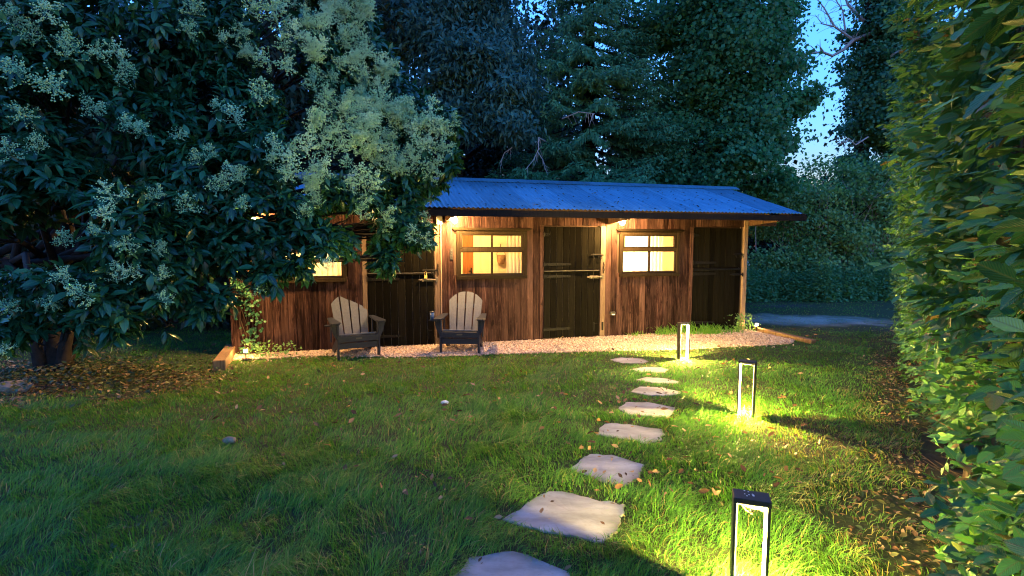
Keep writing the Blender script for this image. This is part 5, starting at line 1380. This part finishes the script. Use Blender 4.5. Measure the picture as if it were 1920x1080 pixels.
# pinnate leaves of the ash: long narrow strips hanging in sprays
leafy('ash_tree', 'dark bluish tree with narrow drooping leaflets above the left part of the roof', (-1.6, 15.6, 0), 9.0, 0.25, BG['ash'], M_ash, 300, 0.2, 0.34, clump=0.34, droop=0.55)
ivy_t = leafy('ivy_clad_tree', 'ivy covered tree with bare pale upper branches right of the sky gap', (13.3, 19.9, 0), 11.5, 0.4, BG['ivy'], M_ivy, 240, 0.125, 0.9, clump=0.28)
m = MB()
for pts, r in (([(13.46, 19.74, 9.61), (12.67, 19.71, 9.31), (12.3, 19.68, 8.95), (11.88, 19.66, 8.72), (11.5, 19.66, 8.86), (11.08, 19.67, 8.82), (10.59, 19.65, 8.58)], 0.08),
               ([(13.06, 19.77, 10.0), (12.47, 19.82, 10.59), (12.17, 19.89, 11.38)], 0.07), ([(12.67, 19.71, 9.31), (11.97, 19.75, 9.8), (11.58, 19.81, 10.49), (11.28, 19.85, 10.89)], 0.05),
               ([(12.37, 19.74, 9.61), (12.27, 19.8, 10.39), (11.88, 19.85, 10.99)], 0.04), ([(11.97, 19.75, 9.8), (11.5, 19.75, 9.9), (11.2, 19.7, 10.2)], 0.03),
               ([(13.3, 19.9, 11.0), (12.9, 19.9, 11.9), (12.6, 19.9, 13.0)], 0.06), ([(12.8, 18.8, 5.6), (12.3, 18.7, 5.3), (12.0, 18.6, 5.5), (11.8, 18.6, 5.2)], 0.03)):
    m = MB(); b = [Vector(p) - Vector((13.3, 19.9, 0)) for p in pts]
    m.tube(b, np.linspace(r, r * 0.3, len(b)), 5)
    for k in range(16):
        i = random.randrange(len(b) - 1); p = b[i].lerp(b[i + 1], random.random())
        e = p + Vector((random.uniform(-.5, .2), random.uniform(-.3, .3), random.uniform(-.25, .5)))
        m.tube([p, p.lerp(e, .5) + Vector((0, 0, random.uniform(-.05, .08))), e], [r * 0.28, r * 0.2, 0.005], 4)
    m.build('dead_branch', M_dead, ivy_t)
sh = leafy('bushy_tree', 'pale green twiggy bush tree standing beyond the right end of the stable', (10.8, 17.9, 0), 4.2, 0.12, BG['shrub'], M_shrub, 170, 0.12, 0.6, clump=0.32)
m = MB()
for k in range(34):
    x = random.uniform(-2.0, 2.0)
    p = [Vector((x, random.uniform(-.9, -.2), 0.3))]
    for j in range(5): p.append(p[-1] + Vector((random.uniform(-.3, .4) + 0.12 * x, random.uniform(-.2, .12), random.uniform(0.5, 0.85))))
    m.tube(p, [0.028, 0.023, 0.018, 0.013, 0.009, 0.004], 5)
    for j in range(7):
        i = random.randrange(1, 5); e = p[i] + Vector((random.uniform(-.6, .6), random.uniform(-.4, .2), random.uniform(0.1, 0.6)))
        m.tube([p[i], e], [0.009, 0.003], 4)
m.build('stems', M_dead, sh); tag(sh.children[-1], kind='stuff')
for k, (nm, lb, base, h) in enumerate((('yew1', 'dense black green evergreen behind the outermost part of the flowering tree', (-10.2, 11.5, 0), 8.5),
                                        ('yew2', 'dense dark evergreen behind the middle of the flowering tree', (-7.6, 11.9, 0), 8.5),
                                        ('yew3', 'dark evergreen rising behind the stable end and the flowering tree', (-5.4, 13.0, 0), 9.0))):
    leafy('evergreen_tree', lb, base, h, 0.25, BG[nm], M_yew, 90, 0.24, 0.4, clump=0.36)

leafy('evergreen_tree', 'dark evergreen filling the gap between the bluish tree and the spruce', (-0.6, 18.5, 0), 7.0, 0.22,
      [(-1.6, 18.3, 3.2, 1.3), (-0.2, 18.2, 3.4, 1.4), (1.2, 18.6, 3.6, 1.4), (-0.9, 18.6, 5.2, 1.4), (0.6, 18.7, 5.6, 1.4), (-2.6, 18.6, 4.6, 1.2), (-3.6, 18.4, 3.4, 1.3), (0.0, 18.8, 7.2, 1.2)], M_yew, 120, 0.22, 0.4, clump=0.36)

def spruce(label, base, H, zlo, rmax):
    t = thing('spruce_tree', label, 'tree', base, 0, 'trees behind the stable')
    m = MB(); m.tube([(0, 0, 0), (0.03, 0, H * 0.5), (0, 0, H)], [0.3, 0.2, 0.03], 8); m.build('trunk', M_bark, t, smooth=True)
    m = MB(); P, Fd, U, S = [], [], [], []
    z = zlo
    while z < H - 0.3:
        R = rmax * ((H - z) / (H - zlo)) ** 0.75
        for k in range(12):
            a = random.uniform(0, 2 * PI); L = R * random.uniform(0.7, 1.1)
            if math.sin(a) > 0.3: continue
            d = Vector((math.cos(a), math.sin(a), 0))
            pts = [Vector((0, 0, z)) + d * L * u + Vector((0, 0, -0.42 * L * u + 0.22 * L * u ** 3)) for u in np.linspace(0, 1, 6)]
            m.tube(pts, np.linspace(0.035, 0.006, 6), 4, cap=False)
            ns = max(4, int(L * 8))
            for s in range(ns):
                u = 0.25 + 0.75 * s / ns
                i = min(4, int(u * 5)); p = pts[i].lerp(pts[i + 1], u * 5 - i)
                for sd in (-1, 1):
                    w = d.cross(Vector((0, 0, 1))) * sd
                    tl = 0.55 * (1.15 - u) * (0.7 + L * 0.2) + 0.12
                    e = p + (w * 0.6 + d * 0.55).normalized() * tl + Vector((0, 0, -0.42 * tl - random.uniform(0, 0.12)))
                    n = max(4, int(tl * 26))
                    uu = np.linspace(0.05, 1, n)[:, None]
                    q = np.array(p)[None] * (1 - uu) + np.array(e)[None] * uu
                    P.append(q); ax = np.array((e - p).normalized())
                    Fd.append(norm(ax[None] * 0.9 + rng.normal(size=(n, 3)) * 0.55 + np.array([0, 0, -0.1]))); U.append(rand_dirs(n) * 0.8 + np.array([0, 0, 0.5]) + np.array(d) * 0.9); S.append(rng.uniform(0.1, 0.18, n))
        z += 0.27
    m.build('branch', M_bark, t)
    P, Fd, U, S = map(np.concatenate, (P, Fd, U, S))
    V, F, _ = inst(DIA * np.array([0.3, 1, 1]), DIAF, P, Fd, U, S)
    link('crown', np_mesh('crown', V, F, var=np.repeat(np.clip(rng.normal(0.45, 0.25, len(P)), 0, 1), 4)), M_spruce, t)
    print('spruce', len(P))
    return t
sp = spruce('tall blue green spruce with drooping branches behind the middle of the roof', (2.3, 15.9, 0), 13.0, 2.0, 3.6)
m = MB()
for pts, r in (([(0.9, 14.2, 4.55), (0.67, 13.17, 4.43), (0.67, 13.15, 4.14), (0.54, 13.13, 3.87), (0.34, 13.11, 3.63)], 0.02), ([(0.65, 13.14, 4.07), (0.78, 13.13, 3.87), (0.83, 13.11, 3.63)], 0.014),
               ([(1.3, 13.6, 5.0), (1.7, 13.4, 5.12), (2.1, 13.3, 5.05)], 0.016), ([(0.0, 13.8, 4.3), (-0.2, 13.7, 4.15), (-0.3, 13.7, 3.9)], 0.014)):
    m = MB(); b = [Vector(p) - Vector((2.3, 15.9, 0)) for p in pts]
    m.tube(b, np.linspace(r, r * 0.4, len(b)), 4)
    for k in range(9):
        i = random.randrange(len(b) - 1); p = b[i].lerp(b[i + 1], random.random())
        m.tube([p, p + Vector((random.uniform(-.15, .15), random.uniform(-.1, .1), random.uniform(-.35, -.05)))], [r * 0.4, 0.003], 3)
    m.build('dead_branch', M_dead, sp)

def scatter_wood():
    P = []
    for k in range(1000):
        c = np.array([rng.uniform(-40, 44), rng.uniform(24, 31), 0.0])
        hmax = 8.5 + 3 * math.sin(c[0] * 0.7) + (3 if c[0] < 8 else -2.5)
        if 12.8 < c[0] < 19.5: hmax = min(hmax, 4.3)
        c[2] = rng.uniform(0.4 if c[0] < 8 else 1.2, hmax)
        r = rng.uniform(0.5, 1.1)
        P.append(c + rng.normal(size=(120, 3)) * r * np.array([1, 0.7, 0.7]))
    P = np.concatenate(P)
    n = len(P)
    V, F, _ = inst(DIA * np.array([0.7, 1, 1]), DIAF, P, rand_dirs(n), rand_dirs(n) + np.array([0, 0, 1.0]), rng.uniform(0.2, 0.4, n))
    return np_mesh('far_wood', V, F, var=np.repeat(np.clip(rng.normal(0.35, 0.2, n), 0, 1), 4))
tag(link('far_wood', scatter_wood(), M_yew), 'dark woodland mass far behind the stable', kind='stuff')

# ------------------------------------------------------------------ nettles, weeds, ivy, litter
def nettles(n):
    x = rng.uniform(5.5, 14.5, n); y = 14.9 + 0.25 * (x - 9) + rng.random(n) ** 1.4 * 3.2 + 0.4 * vnoise(x, x * 0, 1.3, 71)
    y = np.where((x < 9.6), y + 0.55 * np.clip(9.6 - x, 0, 1.2), y)
    h = 0.85 + 0.35 * vnoise(x, y, 0.8, 72) + rng.normal(size=n) * 0.08
    P, Fd, U, S = [], [], [], []
    k = 15
    for j in range(k):
        u = (j + 0.6) / k
        a = rng.uniform(0, 2 * PI, n)
        P.append(np.stack([x + rng.normal(size=n) * 0.025, y + rng.normal(size=n) * 0.025, h * u], 1))
        Fd.append(norm(np.stack([np.cos(a), np.sin(a), rng.uniform(-0.7, 0.25, n)], 1))); U.append(np.stack([rng.normal(size=n) * .6, rng.normal(size=n) * .6 - 0.4, np.full(n, 0.7)], 1))
        S.append((0.13 - 0.07 * u) * rng.uniform(0.7, 1.3, n))
    P, Fd, U, S = map(np.concatenate, (P, Fd, U, S))
    V, F, _ = inst(DIA * np.array([0.5, 1, 1]), DIAF, P, Fd, U, S)
    return np_mesh('nettles', V, F, var=np.repeat(np.clip(rng.normal(0.45, 0.22, len(P)), 0, 1), 4))
tag(link('nettles', nettles(4200), M_nettle), 'dense bank of tall nettles at the far edge of the lawn', kind='stuff')

def tuft(loc, n, hgt, label, spread=0.12, broad=False):
    x = loc[0] + rng.normal(size=n) * spread; y = loc[1] + rng.normal(size=n) * spread * 0.5
    if not broad:
        a = rng.uniform(0, 2 * PI, n); hg = hgt * rng.uniform(0.5, 1.1, n); be = rng.uniform(0.3, 1.2, n)
        V = []
        for t in (0, 0.45, 0.8, 1):
            q = np.stack([x + np.cos(a) * hg * 0.8 * be * t * t, y + np.sin(a) * hg * 0.8 * be * t * t, hg * (t - 0.3 * be * t * t)], 1)
            w = 0.006 * (1 - 0.6 * t)
            if t < 1: V += [q - np.array([w, 0, 0]), q + np.array([w, 0, 0])]
            else: V.append(q)
        k = 7; V = np.stack(V, 1).reshape(-1, 3)
        F = (np.array([(0, 1, 3), (0, 3, 2), (2, 3, 5), (2, 5, 4), (4, 5, 6)])[None] + (np.arange(n) * k)[:, None, None]).reshape(-1, 3)
        mat = M_grass
    else:
        P = np.stack([x, y, rng.uniform(0.02, hgt, n)], 1)
        V, F, _ = inst(DIA * np.array([0.6, 1, 1]), DIAF, P, rand_dirs(n) + np.array([0, -0.4, 0.1]), rand_dirs(n) + np.array([0, 0, 1.2]), rng.uniform(0.03, 0.07, n))
        k = 4; mat = M_shrub
    c = np.array([loc[0], loc[1], 0.0])
    o = link('ground_ivy' if 'ivy' in label else 'leafy_bush' if broad else 'grass_tuft', np_mesh('weed_tuft', V - c, F, var=np.repeat(np.clip(rng.normal(0.6, 0.2, n), 0, 0.9), k)), mat)
    o.location = c
    tag(o, label, 'weed', 'weeds growing in the gravel')
for s, o, n, h, lb in ((7.55, 0.12, 70, 0.24, 'grassy weed tuft at the wall foot left of the black door'), (8.0, 0.16, 90, 0.3, 'tallest grassy weed tuft against the black door'),
                       (8.42, 0.26, 150, 0.26, 'grassy weed tuft in the gravel before the middle of the black door'), (8.95, 0.25, 50, 0.2, 'small weed tuft by the free edge of the black door'),
                       (6.95, 0.1, 30, 0.14, 'tiny weed tuft below the brightest window')):
    tuft(sw(s, -o)[:2], n, h, lb)
tuft(sw(9.3, -0.16)[:2], 260, 0.36, 'leafy green weed growing at the pale corner post by the spike light', 0.13, True)
tuft((-3.75, 7.85), 200, 0.22, 'low ivy leaves at the gravel edge beside the small spike light', 0.22, True)

iv = thing('wall_ivy', 'ivy climbing the end boards of the stable below the tree', 'climbing plant', sw(0.12, -0.02, 0), PSI)
n = 330
zz = rng.uniform(0.02, 1.95, n) ; ss = 0.17 + 0.13 * np.sin(zz * 3) + rng.normal(size=n) * (0.09 - 0.02 * zz)
ss = np.clip(ss, -0.1, 0.62)
Pv = np.stack([ss - 0.12, -rng.uniform(0.012, 0.06, n), zz], 1)
V, F, _ = inst(ML * np.array([1, 0.95, 1]), MLF, Pv, np.stack([rng.normal(size=n) * .5, rng.normal(-0.35, 0.2, n), rng.normal(-0.5, 0.5, n)], 1), np.stack([rng.normal(size=n) * .3, -np.ones(n), np.full(n, 0.5)], 1), rng.uniform(0.03, 0.065, n))
tag(link('leaves', np_mesh('leaves', V, F, var=np.repeat(np.clip(rng.normal(0.7, 0.2, n), 0, 1), 8)), M_ivy, iv), kind='stuff')
m = MB()
for k in range(4):
    p = [(0.05 + 0.1 * math.sin(z * 3 + k) + 0.03 * k - 0.06, -0.012, z) for z in np.linspace(0, 1.9, 12)]
    m.tube(p, 0.006, 4)
m.build('stem', M_stem, iv)

def litter(name, label, n, sampler, mat, size, lift=0.01, flat=0.5):
    P = sampler(n)
    n = len(P)
    T, F, UV = leaf_template(0.5, 3, -0.22, 0.25, kind='oval')
    a = rng.uniform(0, 2 * PI, n)
    f = np.stack([np.cos(a), np.sin(a), rng.normal(0, 0.25, n)], 1)
    u = np.stack([rng.normal(0, flat, n), rng.normal(0, flat, n), np.ones(n)], 1)
    V, FF, _ = inst(T, F, P + np.array([0, 0, lift]), f, u, size * rng.uniform(0.6, 1.4, n))
    return tag(link(name, np_mesh(name, V, FF, var=np.repeat(rng.random(n), len(T))), mat), label, kind='stuff')
def on_left(n):
    a = rng.uniform(0, 2 * PI, n); r = np.sqrt(rng.random(n))
    x, y = -6.6 + 3.6 * r * np.cos(a), 6.35 + 1.25 * r * np.sin(a)
    k = bare(x, y) > rng.random(n) * 0.6
    x, y = x[k], y[k]
    hump = 0.16 * np.exp(-(((x + 6.0) / 0.9) ** 2 + ((y - 6.6) / 0.5) ** 2))
    return np.stack([x, y, 0.004 + hump * rng.random(len(x))], 1)
litter('leaf_litter', 'brown leaf litter and bark under the flowering tree', 5200, on_left, M_litter, 0.05)
def ivy_left(n):
    x = rng.normal(-5.6, 0.9, n); y = rng.normal(6.5, 0.42, n)
    return np.stack([x, y, 0.02 + 0.16 * np.exp(-((x + 5.7) / 0.9) ** 2) * rng.random(n)], 1)
litter('ground_ivy', 'low ivy and litter spreading round the trunk of the flowering tree', 2600, ivy_left, M_cover, 0.055, 0.02, 0.6)
def on_right(n):
    t = rng.uniform(2.6, 9.5, n); d = rng.exponential(0.45, n)
    x = HBX + t * HBH[0] + d * HN[0]; y = t * HBH[1] + d * HN[1]
    k = (bare(x, y) > rng.random(n) * 0.5) & (d < 2)
    return np.stack([x[k], y[k], np.full(k.sum(), 0.004)], 1)
litter('soil_litter', 'dry leaf bits on the bare soil along the hedge foot', 2600, on_right, M_litter, 0.032)
litter('seedlings', 'small green seedlings on the bare soil along the hedge foot', 700, on_right, M_cover, 0.045, 0.03, 0.5)
def on_lawn(n):
    y = rng.uniform(3, 10.2, n); x = rng.uniform(-0.62, 0.62, n) * y - 0.1
    k = ~in_gravel(x, y) & (hedge_dist(x, y) > 0.5) & (vnoise(x, y, 0.7, 81) * 0.7 + vnoise(x, y, 0.2, 82) * 0.5 > 0.55 + 0.2 * rng.random(n))
    s, yy = to_local(x, y); k &= ~((s > -0.1) & (s < 9.6) & (yy > -0.4))
    x, y = x[k], y[k]
    return np.stack([x, y, 0.045 + 0.02 * rng.random(len(x))], 1)
litter('fallen_leaves', 'scattered dry leaves lying on the lawn', 1100, on_lawn, M_litter, 0.06, 0.005, 0.6)
def on_stones(n):
    P = []
    for Q in POLYS:
        c = Q.mean(0)
        for _ in range(5):
            q = c + (Q[random.randrange(len(Q))] - c) * random.uniform(0.3, 0.95)
            P.append((q[0], q[1], 0.02))
    P += [(1.56, 5.3, 0.02), (1.6, 5.28, 0.022)]
    return np.array(P)
litter('stone_litter', 'small dry leaves and twigs lying on the stepping stones', 1, on_stones, M_litter, 0.035, 0.004, 0.25)
def on_gravel(n):
    s = rng.uniform(0, 9.4, n); o = rng.random(n) * gravel_front(s)
    return np.stack([SX + COSP * s + SINP * o, SY + SINP * s - COSP * o, np.full(n, 0.03)], 1)
litter('gravel_litter', 'few dry leaves blown onto the gravel', 150, on_gravel, M_litter, 0.04)
def on_roof(n):
    s = RX0 + 0.3 + rng.random(n) ** 1.25 * 9.5; u = rng.random(n) ** 0.8
    y = EY + 0.05 + u * (RY - EY - 0.25)
    z = EZ + (y - EY) * SL + 0.012
    return np.stack([SX + COSP * s - SINP * y, SY + SINP * s + COSP * y, z], 1)
litter('roof_litter', 'dead leaves and twigs scattered on the blue roof', 190, on_roof, M_litter, 0.05, 0.0, 0.25)

def clover(n):
    c = np.stack([rng.uniform(-0.95, 0.75, n), rng.uniform(2.4, 8.5, n)], 1)
    x = c[:, 0] * c[:, 1]; y = c[:, 1]
    x = np.repeat(x, 6) + rng.normal(size=n * 6) * 0.035; y = np.repeat(y, 6) + rng.normal(size=n * 6) * 0.035
    k = ~in_gravel(x, y) & (hedge_dist(x, y) > 0.4)
    for Q in POLYS: k &= ~in_poly(x, y, Q, 1.05)
    return np.stack([x[k], y[k], np.full(k.sum(), 0.05)], 1)
litter('clover', 'low broad leaved weeds growing among the lawn grass', 260, clover, M_cover, 0.026, 0.0, 0.4)

# loose stones
def rock(name, loc, r, sq, m, label, cat='stone'):
    import bmesh
    b = bmesh.new(); bmesh.ops.create_icosphere(b, subdivisions=2, radius=1)
    for v in b.verts: v.co *= 1 + random.uniform(-0.12, 0.12)
    for v in b.verts: v.co = Vector((v.co.x * r * sq[0], v.co.y * r * sq[1], v.co.z * r * sq[2]))
    me = bpy.data.meshes.new(name); b.to_mesh(me); b.free()
    o = link(name, me, m); o.location = loc
    tag(o, label, cat)
rock('garden_stone', (-5.95, 6.0, 0.04), 0.16, (1.5, 0.9, 0.55), M_rock, 'brown stone half sunk at the edge of the litter under the flowering tree')
rock('pale_stone', (-0.73, 5.42, 0.045), 0.036, (1.2, 0.8, 0.6), M_stone_white, 'small white stone lying in the middle of the lawn')
rock('garden_stone', (-2.47, 4.35, 0.04), 0.05, (1.2, 0.8, 0.7), M_rock, 'little grey brown stone in the grass left of the stepping stones')
# pale slab at the nettles
m = MB(); m.prism([(-0.13, 0), (0.13, 0), (0.13, 1.1), (0.06, 1.3), (-0.06, 1.32), (-0.13, 1.15)], -0.05, 0.05)
o = m.build('standing_slab', M_stone_white); o.location = (7.55, 16.6, 0.0); tag(o, 'pale rounded slab standing by the nettles behind the corner post', 'slab')

# string of little lamps in the flowering tree
t = thing('string_light', 'string of tiny warm bulbs hanging in the flowering tree', 'string light', (-2.92, 5.5, 2.2))
sl = [(-2.92, 5.45, 2.13), (-2.80, 5.45, 2.13), (-2.76, 5.45, 2.14)]
m = MB(); m.tube([(-0.5, 0.2, 0.15), (-0.2, 0, -0.01), (0.0, -0.05, -0.05), (0.13, -0.05, -0.05), (0.3, -0.02, 0.0), (0.7, 0.3, 0.1)], 0.003, 4); m.build('cable', M_black, t)
for p in sl:
    q = Vector(p) - Vector((-2.92, 5.5, 2.2))
    b = MB(); b.lathe([(0.003, -0.012), (0.011, 0.0), (0.008, 0.012), (0.003, 0.016)], 8, Matrix.Translation(q)); b.build('bulb', M_fairy, t, smooth=True)

print('TRIS', sum(len(me.polygons) for me in bpy.data.meshes))
